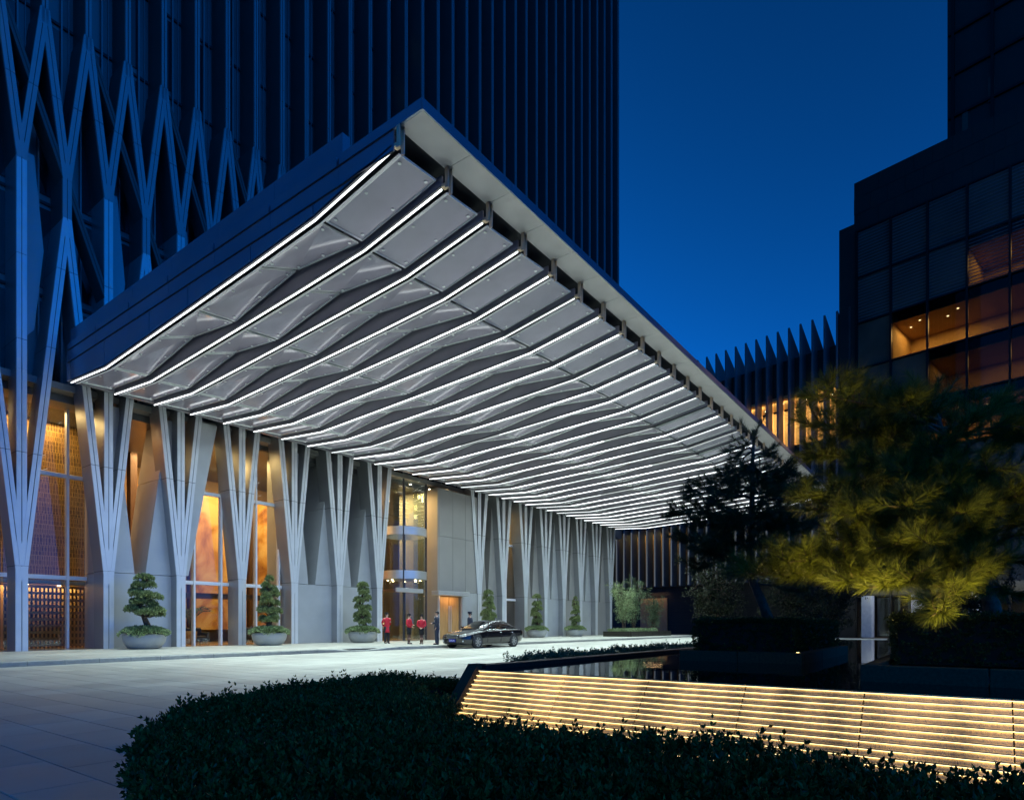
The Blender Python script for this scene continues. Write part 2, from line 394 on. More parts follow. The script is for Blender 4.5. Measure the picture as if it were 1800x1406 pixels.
# --- lobby shell
MB().box(-4, 61, YC + .2, 44, .02, .148).build('lobby_floor', 'lobby_floor', tower)
MB().box(-4, 61, YC + 1.46, 44, 10.96, 11.2).build('lobby_ceiling', 'lobby_ceiling', tower)
MB().box(-4, 61, 41.5, 41.9, .15, 10.95).build('lobby_wall', 'lobby_wall', tower)
MB().box(1.0, 12.6, 35.6, 35.9, 3.3, 10.9).build('mosaic_wall', 'gold_mosaic', tower)
for x in (13.3, 26.9):
    MB().box(x, x + .35, 35, 41.5, .15, 10.95).build('partition', 'dark_wood', tower)
# painted gold screens
for x0_, x1_ in ((15.9, 18.7), (19.2, 22.6), (23.1, 26.4)):
    MB().bbox(x0_, x1_, 38.2, 38.4, .9, 9.2, .02).build('painted_screen', 'gold_paint', tower)
for x0_ in (15.5, 18.8, 22.7):
    MB().box(x0_, x0_ + .35, 38.0, 38.5, .15, 10.9).build('pilaster', 'dark_wood', tower)
MB().box(27.6, 32.5, 36.4, 36.6, .15, 10.9).build('mosaic_wall', 'gold_mosaic', tower)
MB().box(40.5, 43.5, 35.0, 35.3, 3.6, 10.9).build('mosaic_wall', 'gold_mosaic', tower)
MB().box(40.5, 43.5, 34.2, 34.4, .15, 3.4).build('wood_wall', 'wood_panel', tower)
# soffit band inside above the lower glazing with slats
for k in range(4): MB().box(13.8, 26.5, 34.0 + .9 * k, 34.05 + .9 * k, 2.75, 2.95).build('ceiling_slat', 'dark_wood', tower)
MB().box(1, 13.2, 33.2, 35.6, 3.05, 3.2).build('low_ceiling', 'lobby_ceiling', tower)
# wooden lattice screen, every slat block a piece of the screen
scr = thing('wooden_screen', 'dark wooden lattice screen with small glowing openings behind the lobby glass', 'screen', (10.4, 34.4, .15))
mb = MB()
for k in range(24): mb.box(8.9 + .16 * k, 8.97 + .16 * k, 34.4, 34.46, .15, 3.0)
mb.build('upright_slats', 'dark_wood', scr)
mb = MB()
for r_ in range(10): mb.box(8.88, 12.7, 34.385, 34.475, .2 + .3 * r_, .32 + .3 * r_)
mb.build('cross_slats', 'wood_panel', scr)
MB().box(8.9, 12.6, 35.0, 35.05, .15, 3.0).build('back_panel', 'lobby_wall', scr)
# downlights + real lamps of the lobby
dl_me = MB().lathe([(.07, 0), (.07, .02)], 12).mesh('downlight', 'downlight')
for x in np.arange(6, 60, 1.9):
    for y in (YC + .9, 33.6):
        if y > 33 or 27.5 < x < 36: link('downlight', dl_me, tower, (x, y, 10.925))
for k in range(9): link('downlight', dl_me, tower, (2.2 + 1.25 * k, 34.4, 3.02))
def area(name, loc, sx, sy, power, col=(1, .58, .23), rot=(0, 0, 0)):
    l = bpy.data.lights.new(name, 'AREA'); l.shape = 'RECTANGLE'; l.size = sx; l.size_y = sy; l.energy = power; l.color = col
    o = bpy.data.objects.new(name, l); COL.objects.link(o); o.location = loc; o.rotation_euler = rot; return o
for x, p in ((5, 260), (10.5, 260), (17.2, 520), (21.0, 620), (25, 520), (30.3, 1600), (42, 260)):
    area('ceiling_light_panel', (x, (34.6 if x == 30.3 else 34.3 if x < 12 else 35.4) if x != 42 else 33.6, 10.85), 2.4, (2.0 if x < 12 else 3.0) if x != 42 else 1, p)
for x, p in ((4.5, 45), (10.4, 60)):
    area('ceiling_light_panel', (x, 34.75, 3.0), 3.0, .4, p)
for x in (17.2, 21.0, 25): area('ceiling_light_panel', (x, 37.4, 10.8), 3, .3, 130, rot=(R(25), 0, 0))
# --- revolving door drum and swing door
drum = thing('revolving_door', 'tall round glass revolving door drum with polished steel bands', 'door', (30.3, 31.6, .15))
cx, cy, rr = 30.3, 31.6, 1.5
def arc_panel(r0, r1, a0, a1, z0, z1, n=7):
    mb = MB(); P = [a0 + (a1 - a0) * i / n for i in range(n + 1)]
    poly = [(cx + r1 * math.cos(a), cy + r1 * math.sin(a)) for a in P] + [(cx + r0 * math.cos(a), cy + r0 * math.sin(a)) for a in P[::-1]]
    return mb.prism(poly, 'z', z0, z1)
for q in range(4):
    a0 = R(45 + 90 * q) + .03; a1 = R(135 + 90 * q) - .03
    for z0, z1 in ((.2, 3.5), (3.62, 4.3), (4.85, 7.25), (7.8, 10.9)):
        if z0 < 1 and q in (1, 3): pass
        arc_panel(rr - .02, rr, a0, a1, z0, z1).build('curved_glass', 'glass', drum)
    a = R(45 + 90 * q)
    MB().tube([(cx + rr * math.cos(a), cy + rr * math.sin(a), .15), (cx + rr * math.cos(a), cy + rr * math.sin(a), 10.95)], .07, 8).build('post', 'dark_frame', drum)
    arc_panel(rr - .05, rr + .05, a0, a1, 4.3, 4.85, 10).build('steel_band', 'steel', drum)
    arc_panel(rr - .05, rr + .05, a0, a1, 7.25, 7.8, 10).build('steel_band', 'steel', drum)
    MB().box(-1.35, 1.35, -.015, .015, .2, 3.45).build('door_wing', 'glass', drum) if False else None
MB().lathe([(1.42, 4.28), (1.42, 4.3)], 32, (cx, cy)).build('drum_ceiling', 'lobby_ceiling', drum)
for k in range(8):
    a = R(45 * k); link('downlight', dl_me, drum, (cx + 1.1 * math.cos(a), cy + 1.1 * math.sin(a), 4.24))
MB().bbox(cx - 2.2, cx + .2, 29.95, 30.1, 3.35, 3.62).build('header', 'steel', drum)
swd = thing('swing_door', 'pair of warm timber swing doors under a steel header beside the revolving door', 'door', (33.8, 30.9, .15))
MB().bbox(31.95, 35.3, 29.9, 30.58, 3.3, 3.6).build('header', 'steel', swd)
MB().box(32.8, 35.25, 31.0, 31.05, .15, 3.28).build('back_panel', 'wood_panel', swd)
for x in (32.85, 33.95):
    MB().bbox(x, x + 1.05, 30.72, 30.78, .2, 3.25).build('door_leaf', 'wood_panel', swd)
for x in (33.82, 34.03): MB().tube([(x, 30.62, .7), (x, 30.62, 2.6)], .025, 8).build('pull_handle', 'steel', swd)
for x in (32.75, 35.2): MB().bbox(x, x + .08, 30.6, 30.85, .15, 3.3).build('door_frame', 'steel', swd)
area('ceiling_light_panel', (33.8, 30.3, 3.28), 1.6, .2, 25)
# dark soffit between columns and glazing at the canopy's back edge
# ================================================================== CANOPY
can = thing('entrance_canopy', 'broad cantilevered entrance canopy with rows of white light strips and folded glass panels', 'canopy', (34, 20, 11))
RS = 1.63; NR = 31; CX0 = 10.0
YN = [10.75, 13.7, 16.6, 20.2, 22.9, 26.6, 30.0]
ZL = [12.12, 11.62, 11.44, 11.25, 11.12, 10.95, 11.18]
UP = [.23, .23, .60, .24, .60, .24, .22]
CXE = CX0 + RS * (NR - 1)
zb_ = lambda y: float(np.interp(y, YN, ZL))
LED_W, LED_C = 13.0, (.76, .96, 1.0)
# rib: blade + flange; light tube; rail
mb = MB()
mb.prism([(y, z + .10) for y, z in zip(YN, ZL)] + [(30.2, 12.4), (10.75, 12.5)], 'x', -.03, .03)
mb.mi = 1
for a in range(6):
    y0, y1, z0, z1 = YN[a], YN[a + 1], ZL[a], ZL[a + 1]
    mb.prism([(y0, z0 + .075), (y1, z1 + .075), (y1, z1 + .10), (y0, z0 + .10)], 'x', -.065, .025)
rib_me = mb.mesh('rib', ['rib_metal', 'groove'])
def led_mesh(levels):
  mb = MB()
  for a in range(6):
    if levels[a] is None: continue
    y0, y1, z0, z1 = YN[a], YN[a + 1], ZL[a], ZL[a + 1]; mb.mi = levels[a]
    mb.prism([(y0, z0 + .005), (y1, z1 + .005), (y1, z1 + .04), (y0, z0 + .04)], 'x', -.040, -.012)
  return mb.mesh('light_strip', ['led', 'led_soft', 'led_dim'])
led_me = {0: led_mesh([0] * 6), 1: led_mesh([1, 0, 0, 0, 0, 0]), 2: led_mesh([2, 1, 1, 0, 0, 1]), 3: led_mesh([None, 2, 0, 1, 0, 0]), 4: led_mesh([1, 1, 0, 0, 1, 1]), 5: led_mesh([0, 0, 1, 2, 1, 0])}
led_v = {5: 1, 8: 4, 10: 5, 12: 1, 13: 3, 15: 4, 16: 2, 17: 3, 19: 1, 20: 5, 21: 2, 23: 4, 24: 3, 26: 1, 27: 5, 29: 4}
mb = MB()
for a in range(6):
    y0, y1, z0, z1 = YN[a], YN[a + 1], ZL[a], ZL[a + 1]
    mb.prism([(y0, z0 + .01), (y1, z1 + .01), (y1, z1 + .05), (y0, z0 + .05)], 'x', .145, .17)
rail_me = mb.mesh('rail', 'alu_bright')
hang_me = MB().box(-.075, -.045, 10.5, 10.6, 12.1, 12.61).box(.065, .095, 10.5, 10.6, 12.0, 12.61).box(-.045, .065, 10.58, 10.6, 12.25, 12.61).box(-.06, .08, 10.6, 10.74, 12.18, 12.25).mesh('hanger', 'copper')
for i in range(NR):
    x = CX0 + RS * i
    r = link('rib', rib_me, can, (x, 0, 0))
    link('light_strip', led_me[led_v.get(i, 0)], r, (x, 0, 0)); link('rail', rail_me, r, (x, 0, 0))
    link('hanger', hang_me, can, (x, 0, 0))
    # the strip's own light: a lensed downward beam along the tube
    for (ya, yb) in ((10.9, 16.5), (16.5, 23.0), (23.0, 29.8)):
        l = area('strip_beam', (x - .026, (ya + yb) / 2, zb_((ya + yb) / 2) - .16), .05, yb - ya, LED_W * (yb - ya), LED_C); l.data.spread = R((84 if i < 5 else 92) if ya < 11 else (96 if i < 3 else 124))
# panels
xl, xr = .29, RS - .17
pan = []
for a in range(6):
    g = .085
    y0, y1 = YN[a] + g, YN[a + 1] - g
    zl0, zl1 = ZL[a] + .15, ZL[a + 1] + .15
    zr0, zr1 = ZL[a] + UP[a], ZL[a + 1] + UP[a + 1]
    def P(u, w, dz=0):
        zl = zl0 + (zl1 - zl0) * w; zr = zr0 + (zr1 - zr0) * w
        return (xl + (xr - xl) * u, y0 + (y1 - y0) * w, zl + (zr - zl) * u + dz)
    mb = MB()
    if abs((zl0 - zr0) - (zl1 - zr1)) < .05:
        q = [P(0, 0), P(1, 0), P(1, 1), P(0, 1)]; fs = [(0, 1, 2, 3), (7, 6, 5, 4), (0, 4, 5, 1), (1, 5, 6, 2), (2, 6, 7, 3), (3, 7, 4, 0)]
    else:     # folded along a diagonal
        q = [P(0, 0), P(1, 0), P(1, 1), P(0, 1)]
        dg = [(0, 1, 2), (0, 2, 3)] if a % 2 else [(0, 1, 3), (1, 2, 3)]
        fs = dg + [tuple(i + 4 for i in f[::-1]) for f in dg] + [(0, 4, 5, 1), (1, 5, 6, 2), (2, 6, 7, 3), (3, 7, 4, 0)]
    mb.add(q + [(p[0], p[1], p[2] + .02) for p in q], fs)
    me_p = mb.mesh('glass_panel', 'frit' if a == 0 else 'soffit_glass')
    fr = MB(); w_ = .025
    ed = [((0, 0), (1, 0)), ((1, 0), (1, 1)), ((1, 1), (0, 1)), ((0, 1), (0, 0))]
    for (u0, v0), (u1, v1) in ed:
        p, q_ = Vector(P(u0, v0, -.012)), Vector(P(u1, v1, -.012)); fr.tube([p, q_], .03, 4)
    me_f = fr.mesh('frame', 'alu_bright')
    bo = MB()
    for u in (.12, .88):
        for v in (.07, .5, .93):
            p = P(u, v, 0); bo.lathe([(.045, p[2] - .03), (.045, p[2] - .012), (.02, p[2] - .01), (.02, p[2])], 8, (p[0], p[1]))
    me_b = bo.mesh('fittings', 'alu_bright')
    pan.append((me_p, me_f, me_b))
for i in range(NR - 1):
    x = CX0 + RS * i
    for a in range(6):
        o = link('glass_panel', pan[a][0], can, (x, 0, 0))
        link('frame', pan[a][1], o, (x, 0, 0)); tag(link('fittings', pan[a][2], o, (x, 0, 0)), kind='stuff')
# cross purlins over the panel joints
for a in range(1, 6): MB().box(CX0, CXE, YN[a] - .04, YN[a] + .04, ZL[a] + .86, ZL[a] + 1.0).build('purlin', 'groove', can)
# soffit plates along the front, one per bay
for i in range(0, NR - 1):
    xa = CX0 + RS * i if i >= 0 else 10.0; xb = CX0 + RS * (i + 1)
    MB().box(xa + .006, xb - .006, 9.82, 10.64, 12.62, 12.66).build('soffit_plate', 'soffit', can)
for i in range(0, NR - 1, 2):
    xa = CX0 + RS * i if i else 9.93; xb = min(CX0 + RS * (i + 2), CXE + .3)
    MB().box(xa + .006, xb - .006, 9.78, 9.815, 12.60, 12.86).build('fascia_panel', 'fascia_blue', can)
MB().box(9.99, CXE + .3, 9.82, 30.4, 12.67, 12.84).build('roof', 'groove', can)
MB().box(10.3, CXE, 13.7, 30.4, 12.865, 13.45).build('upper_roof', 'fascia_blue', can)
# left end: fascia bands and glazing
for k in range(7):
    ya = 9.72 + 2.95 * k; yb = min(ya + 2.94, 30.3)
    MB().box(9.93, 9.985, ya + .1, yb, 12.60, 12.86).build('fascia_panel', 'fascia_blue', can)
    MB().box(9.93, 9.96, max(ya, 10.7), yb, 12.08, 12.56).build('fascia_panel', 'fascia_blue', can)
    if ya > 12.6:
        MB().box(10.05, 10.28, ya, yb, 12.87, 13.5).build('fascia_panel', 'fascia_blue', can)
zb_ = lambda y: float(np.interp(y, YN, ZL))
for a in range(6):
    y0, y1 = YN[a] + .02, YN[a + 1] - .02
    MB().prism([(y0, zb_(y0) + .14), (y1, zb_(y1) + .14), (y1, 12.04), (y0, 12.04 if a else 12.2)], 'x', 9.93, 9.95).build('end_glass', 'fascia_blue', can)
for z in (12.06, 12.57): MB().box(9.90, 9.935, 10.7, 30.2, z - .012, z + .012).build('end_rail', 'groove', can)
# edge beam carrying the panels at the columns
MB().box(9.95, CXE + .3, 30.2, 30.42, 11.36, 12.4).build('edge_beam', 'rib_metal', can)
MB().box(-2, 61, YC + .75, YC + 1.44, 11.22, 11.5).build('porch_ceiling', 'stone_panel', tower)
# ================================================================== GROUND
mat('bed', (.06, .058, .055), .9, 0, .3, 3)
mat('paver', (.42, .415, .35), .52, 0, .21, .55, .15, 60, tone=.09, rvar=.14, world=True, stretch=(.35, 1.6, 1))
mat('kerb', (.36, .355, .30), .6, 0, .12, 6, .2, 50)
mat('granite', (.075, .06, .03), .8, 0, .25, 40, .1, 80, spec=.2)
mat('granite_dark', (.03, .027, .02), .4, 0, .25, 30, spec=.25)
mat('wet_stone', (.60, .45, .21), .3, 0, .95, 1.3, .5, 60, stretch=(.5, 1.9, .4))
mat('water', (.004, .006, .007), .02, 0, .1, 1, .05, 2.5, spec=.6)
glow('fountain_led', (1.0, .72, .31), 3.9)
g = MB().add([(-900, -900, -.06), (1600, -900, -.06), (1600, 1600, -.06), (-900, 1600, -.06)], [(0, 1, 2, 3)]).build('ground', 'bed')
tag(g, kind='structure')
drv = MB().box(-14, 66, .8, 22.38, -.055, -.03).build('driveway', 'bed'); tag(drv, kind='structure')
SX, SY, GAP = .56, 1.12, .007
def in_green(x, y):
    if y < 5.5 and x > 1.0 and y < 5.9: return x > 1.7 - .0 * y and y < 4.0 + (x - 1.7) * .55 and y < 5.6
    return False
slots = []
for i in range(int((64 + 12) / SX)):
    x = -12 + SX * i
    off = [0, .42, .77][i % 3] * SY
    y = 1.0 - off
    while y < 22.36:
        y1 = min(y + SY, 22.36)
        if y1 - y > .2 and not in_green(x + SX / 2, (y + y1) / 2): slots.append((x, y, y1))
        y += SY
vis, rest = [], []
for (x, y, y1) in slots:
    xc, yc = x + SX / 2, (y + y1) / 2
    d = FX * xc + FY * yc; r = FY * xc - FX * yc
    full = abs((y1 - y) - SY) < 1e-6
    if d > .8 and full and abs(r / d) < .84 and 1.2 / d * 1098 + 1098 < 1420: vis.append((d, x, y, y1))
    else: rest.append((x, y, y1))
vis.sort()
def slab_np(t, sx, sy):
    b = .006; z0, z1 = -.03, 0.0
    return [(0, 0, z0), (sx, 0, z0), (sx, sy, z0), (0, sy, z0), (0, 0, z1 - b), (sx, 0, z1 - b), (sx, sy, z1 - b), (0, sy, z1 - b), (b, b, z1), (sx - b, b, z1), (sx - b, sy - b, z1), (b, sy - b, z1)]
SF = [(8, 9, 10, 11), (4, 5, 9, 8), (5, 6, 10, 9), (6, 7, 11, 10), (7, 4, 8, 11), (0, 1, 5, 4), (1, 2, 6, 5), (2, 3, 7, 6), (3, 0, 4, 7)]
tones = np.linspace(0, 1, 9)
pav = [npmesh('paving_slab', np.array(slab_np(t, SX - GAP, SY - GAP)), np.array(SF), 'paver', np.full(12, t)) for t in tones]
for d, x, y, y1 in vis[:290]:
    link('paving_slab', pav[int(rng.integers(9))], drv, (x, y, float(rng.normal(0, .0012))))
def slab_field(name, lst, parent, z=0.0, sx=SX):
    V = []; T = []
    for (x, y, y1) in lst:
        a = np.array(slab_np(0, sx - GAP, y1 - y - GAP)) + np.array([x, y, z + rng.normal(0, .0012)]); V.append(a); T.append(np.full(12, rng.random()))
    V = np.concatenate(V); F = (np.array(SF)[None] + 12 * np.arange(len(lst))[:, None, None]).reshape(-1, 4)
    return tag(link(name, npmesh(name, V, F, 'paver', np.concatenate(T)), parent), kind='stuff')
slab_field('paving_slabs', [(x, y, y1) for d, x, y, y1 in vis[290:]] + rest, drv)
# raised forecourt in front of the columns with its kerb
def kerb_y(x): return 22.42 - .45 * math.exp(-((x - 4) / 5.0) ** 2) + .5 * math.exp(-((x - 19) / 3.0) ** 2)
def kerb_z(x): return .15 - .125 * math.exp(-((x - 19.2) / 1.5) ** 4)
fc = MB().box(-14, 66, 22.95, YC + .19, -.05, .10).build('pavement', 'bed'); tag(fc, kind='structure')
lst = []
for i in range(int(78 / .6)):
    x = -13 + .6 * i; y = 23.12 + (.4 if i % 2 else 0)
    lst.append((x, 23.12, y + .8))
    y += .8
    while y < YC + .15: lst.append((x, y, min(y + .9, YC + .18))); y += .9
slab_field('pavement_slabs', lst, fc, .15, .6)
for k in range(72):
    xa, xb = -8 + k * .95, -8 + (k + 1) * .95 - .012
    mb = MB(); ya, yb = kerb_y(xa), kerb_y(xb); za, zb2 = kerb_z(xa), kerb_z(xb)
    mb.add([(xa, ya, -.03), (xb, yb, -.03), (xb, 23.1, -.03), (xa, 23.1, -.03), (xa, ya, za - .025), (xb, yb, zb2 - .025), (xa, ya + .025, za), (xb, yb + .025, zb2), (xb, 23.1, .15), (xa, 23.1, .15)],
           [(0, 1, 5, 4), (4, 5, 7, 6), (6, 7, 8, 9), (0, 4, 6, 9, 3), (1, 2, 8, 7, 5), (3, 9, 8, 2)])
    mb.build('kerb_stone', 'kerb', fc)
# low step beside the first columns
for k in range(5):
    MB().bbox(-.6 + 1.5 * k, .88 + 1.5 * k, 27.6, 29.4, .14, .21 - .001 * k, .01).build('step_slab', 'kerb', fc)
# ================================================================== REFLECTING POOL WITH LIT CASCADE
pool = thing('cascade_fountain', 'raised black reflecting pool with warm lit stepped stone cascade along its edge', 'fountain', (9, 1, 0))
PX, PY, PZ = 5.0, 4.2, .75
MB().box(PX + .02, 22, -9, PY - .16, 0, PZ - .03).build('basin', 'granite_dark', pool)
wv = []; nx, ny = 2, 2
MB().add([(PX, -9, PZ - .012), (22, -9, PZ - .012), (22, PY - .16, PZ - .012), (PX, PY - .16, PZ - .012)], [(0, 1, 2, 3)]).build('water', 'water', pool)
MB().bbox(PX + .05, 22, PY - .16, PY + .02, 0, PZ + .035, .01).build('pool_rim', 'granite_dark', pool)
MB().prism([(PX + .12, PZ + .045), (PX - .02, PZ + .045), (PX - .72, .0), (PX - .56, .0)], 'y', PY - .09, PY + .04).build('end_kerb', 'granite', pool)
joints = [4.1, 3.05, 2.23, 1.42, .61, -.2, -1.01, -1.82, -2.63]
NS = 17; rise = .72 / NS; run = .66 / NS
for i in range(NS):
    zt = PZ - .012 - i * rise; xf = PX - .01 - i * run
    for a, b in zip(joints[:-1], joints[1:]):
        j = .004
        # nose, then a face leaning back under it
        e = rng.normal(0, .0025)
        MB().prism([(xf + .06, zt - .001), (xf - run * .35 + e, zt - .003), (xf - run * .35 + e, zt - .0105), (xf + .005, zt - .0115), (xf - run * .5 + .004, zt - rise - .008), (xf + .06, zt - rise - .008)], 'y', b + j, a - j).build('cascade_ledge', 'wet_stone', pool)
    if i >= 0:
        MB().box(xf - run * .35 + .0045, xf + .004, joints[-1], joints[0], zt - .0150, zt - .0118).build('light_line', 'fountain_led', pool)
MB().prism([(PX - .0, 0), (PX - .0, .62), (PX - .60, .02), (PX - .60, 0)], 'y', joints[-1], PY - .1).build('cascade_core', 'granite', pool)
# planter boxes standing in the pool
def planter(name, label, x0, x1, y0, y1, z1):
    p = thing(name, label, 'planter', ((x0 + x1) / 2, (y0 + y1) / 2, PZ - .03), None)
    t = .12
    n = max(2, int((y1 - y0) / .8)); ys = np.linspace(y0, y1, n + 1)
    for a, b in zip(ys[:-1], ys[1:]):
        MB().bbox(x0, x0 + t, a + .003, b - .003, PZ - .03, z1, .006).build('stone_slab', 'granite', p)
    n = max(2, int((x1 - x0) / .9)); xs = np.linspace(x0 + t, x1, n + 1)
    for a, b in zip(xs[:-1], xs[1:]):
        MB().bbox(a + .003, b - .003, y1 - t, y1, PZ - .03, z1, .006).build('stone_slab', 'granite', p)
        MB().bbox(a + .003, b - .003, y0, y0 + t, PZ - .03, z1, .006).build('stone_slab', 'granite', p)
    MB().box(x0 + t, x1, y0 + t, y1 - t, PZ - .03, z1 - .13).build('soil', 'bed', p)
    return p
pl1 = planter('stone_planter', 'low stone planter in the pool holding the squared hedge and slender dark pine', 7.9, 11.2, 1.6, 3.1, .87)
pl2 = planter('stone_planter', 'low stone planter in the pool under the wide floodlit pine', 5.85, 9.4, -3.5, .75, .87)
# stone bench slab between the planters
# ================================================================== LEAVES
mat('leaf_hedge', (.065, .085, .014), .55, 0, .2, 8, tone=.6, spec=.18)
mat('leaf_box', (.045, .065, .014), .6, 0, .2, 8, tone=.5, spec=.2)
mat('leaf_bonsai', (.22, .27, .10), .45, 0, .2, 6, tone=.5)
mat('leaf_pale', (.24, .31, .13), .5, 0, .2, 6, tone=.5)
mat('leaf_shrub', (.10, .15, .06), .45, 0, .2, 6, tone=.5)
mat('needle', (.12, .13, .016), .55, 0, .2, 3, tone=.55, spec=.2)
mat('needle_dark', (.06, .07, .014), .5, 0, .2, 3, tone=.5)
mat('leaf_young', (.13, .15, .025), .42, 0, .2, 8, tone=.5, spec=.4)
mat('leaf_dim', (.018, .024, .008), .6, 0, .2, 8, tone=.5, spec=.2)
mat('bark', (.10, .065, .04), .85, 0, .3, 14, .8, 30)
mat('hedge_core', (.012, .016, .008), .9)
def unit(a): return a / np.maximum(np.linalg.norm(a, axis=1, keepdims=True), 1e-9)
def leaf_arrays(P, D, L, W=.5, curl=.12, N=None):
    """diamond leaves: base points P, directions D, lengths L"""
    n = len(P); D = unit(D)
    B = unit(np.cross(D, rng.normal(size=(n, 3)))) if N is None else unit(np.cross(D, N))
    U = np.cross(B, D); L = np.asarray(L).reshape(-1, 1)
    V = np.stack([P, P + D * L * .45 + B * L * W * .5 + U * L * curl, P + D * L, P + D * L * .45 - B * L * W * .5 + U * L * curl], 1).reshape(-1, 3)
    F = np.arange(4 * n).reshape(-1, 4)
    return V, F
def join(parts):
    V = []; F = []; o = 0
    for v, f in parts: V.append(v); F.append(f + o); o += len(v)
    return np.concatenate(V), np.concatenate(F)
def sprigs(B, D, H, leaf=.03, pairs=5, W=.5):
    """upright twigs with whorled leaves; B base points, D directions, H lengths"""
    n = len(B); D = unit(D); parts = []
    for k in range(pairs):
        f = (k + .6) / pairs
        for s in range(3):
            a = rng.random(n) * 2 * np.pi
            side = unit(np.cross(D, np.stack([np.cos(a), np.sin(a), np.sin(a * 2.3)], 1)))
            dirs = side * (1.0 - .45 * f) + D * (.35 + .7 * f)
            P = B + D * (H * f)[:, None]
            parts.append(leaf_arrays(P, dirs, leaf * (.75 + .5 * rng.random(n)), W))
    return join(parts)
def foliage(name, V, F, m, parent):
    t = np.repeat(rng.random(len(F)), F.shape[1])
    o = link(name, npmesh(name, V, F, m, t), parent); tag(o, kind='stuff'); return o
def inside(poly, x, y):
    c = np.zeros(len(x), bool); n = len(poly)
    for i in range(n):
        x1, y1 = poly[i]; x2, y2 = poly[(i + 1) % n]
        k = ((y1 > y) != (y2 > y)) & (x < (x2 - x1) * (y - y1) / (y2 - y1 + 1e-12) + x1); c ^= k
    return c
def wob(x, y, s=1.0, a=.02):
    return a * (np.sin(x * 3.1 * s + 1.3) * np.cos(y * 2.7 * s) + .6 * np.sin(x * 7.3 * s + y * 5.1 * s) + .4 * np.cos(y * 11.7 * s - x * 3.3))
def hedge(name, label, poly, z0, z1, dens, leaf, m, group=None, hmin=.04, hmax=.10, sdens=None, W=.5, pairs=4):
    xs = [p[0] for p in poly]; ys = [p[1] for p in poly]
    o = thing(name, label, 'hedge', ((min(xs) + max(xs)) / 2, (min(ys) + max(ys)) / 2, z0), group)
    c = np.array(poly); cen = c.mean(0)
    A = (max(xs) - min(xs)) * (max(ys) - min(ys)); n = int(A * dens)
    x = rng.uniform(min(xs), max(xs), n); y = rng.uniform(min(ys), max(ys), n); k = inside(poly, x, y); x, y = x[k], y[k]
    zt = z1 - .07 + wob(x, y) + wob(x + 5, y - 3, .45, .022)
    B = np.stack([x, y, zt], 1); D = np.stack([rng.normal(0, .35, len(x)), rng.normal(0, .35, len(x)), np.ones(len(x))], 1)
    H = hmin + (hmax - hmin) * rng.random(len(x)) ** 2 * np.where(rng.random(len(x)) < .06, 1.8, 1)
    parts = [sprigs(B, D, H, leaf, pairs, W)]
    # sides
    for i in range(len(poly)):
        a, b = np.array(poly[i]), np.array(poly[(i + 1) % len(poly)]); L = np.linalg.norm(b - a)
        n = int(L * (z1 - z0) * (sdens or dens) * 1.1)
        if n < 2: continue
        t = rng.random(n); e = (b - a) / L; nn = np.array([e[1], -e[0]])
        mid = (a + b) / 2 + nn * .02
        if inside(poly, np.array([mid[0]]), np.array([mid[1]]))[0]: nn = -nn
        z = z0 + (z1 - z0 - .02) * rng.random(n)
        P = a + (b - a) * t[:, None] - nn * .05
        P = P + nn * (wob(P[:, 0] * 2 + z * 3, P[:, 1] * 2)[:, None])
        B = np.concatenate([P, z[:, None]], 1)
        D = np.stack([nn[0] + rng.normal(0, .4, n), nn[1] + rng.normal(0, .4, n), .35 + rng.normal(0, .4, n)], 1)
        parts.append(sprigs(B, D, hmin + (hmax - hmin) * rng.random(n) ** 2, leaf, max(3, pairs - 1), W))
    V, F = join(parts); yg = np.repeat(rng.random(len(F) // 3 + 1) < .07, 3)[:len(F)]     # some young pale leaves
    for nm, sel, mm in (('foliage', ~yg, m), ('young_leaves', yg, 'leaf_young')):
        f2 = F[sel]; foliage(nm, V[f2.ravel()], np.arange(f2.size).reshape(-1, 4), mm, o)
    sh = lambda p: (cen[0] + (p[0] - cen[0]), cen[1] + (p[1] - cen[1]))
    # inner twig mass, shrunk towards the inside by offsetting each corner
    n = len(poly); ins = []
    for i in range(n):
        p0, p1, p2 = (np.array(poly[j % n]) for j in (i - 1, i, i + 1))
        e1 = (p1 - p0) / np.linalg.norm(p1 - p0); e2 = (p2 - p1) / np.linalg.norm(p2 - p1)
        nrm = np.array([-e1[1] - e2[1], e1[0] + e2[0]]); nrm /= np.linalg.norm(nrm) + 1e-9
        q = p1 + nrm * .085
        if not inside(poly, np.array([q[0]]), np.array([q[1]]))[0]: q = p1 - nrm * .085
        ins.append(tuple(q))
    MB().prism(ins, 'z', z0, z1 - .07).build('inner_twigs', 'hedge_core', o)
    return o
front = [(.58, .95), (.97, 2.2), (1.30, 3.18), (1.69, 3.93), (2.15, 4.48), (2.6, 4.9), (3.2, 5.25), (4.0, 5.52), (5.1, 5.62), (5.25, 4.45), (4.35, 4.42), (3.95, 3.9), (3.5, 3.1), (3.05, 2.75), (3.05, -1.1), (1.5, -1.1)]
hedge('clipped_hedge', 'broad dark leafy hedge wrapping in front of the lit cascade', front, 0, .62, 760, .030, 'leaf_hedge', hmax=.13, sdens=420, pairs=5)
hedge('clipped_hedge', 'thin strip of leafy hedge along the far rim of the reflecting pool', [(6.6, 4.5), (15.5, 4.5), (15.5, 5.0), (6.6, 5.0)], 0, .80, 300, .034, 'leaf_shrub', hmax=.12, sdens=150)
hedge('box_hedge', 'squared hedge in the pool planter round the slender dark pine', [(8.05, 1.72), (11.1, 1.72), (11.1, 2.98), (8.05, 2.98)], .84, 1.29, 900, .026, 'leaf_box', hmax=.05, hmin=.03, sdens=700)
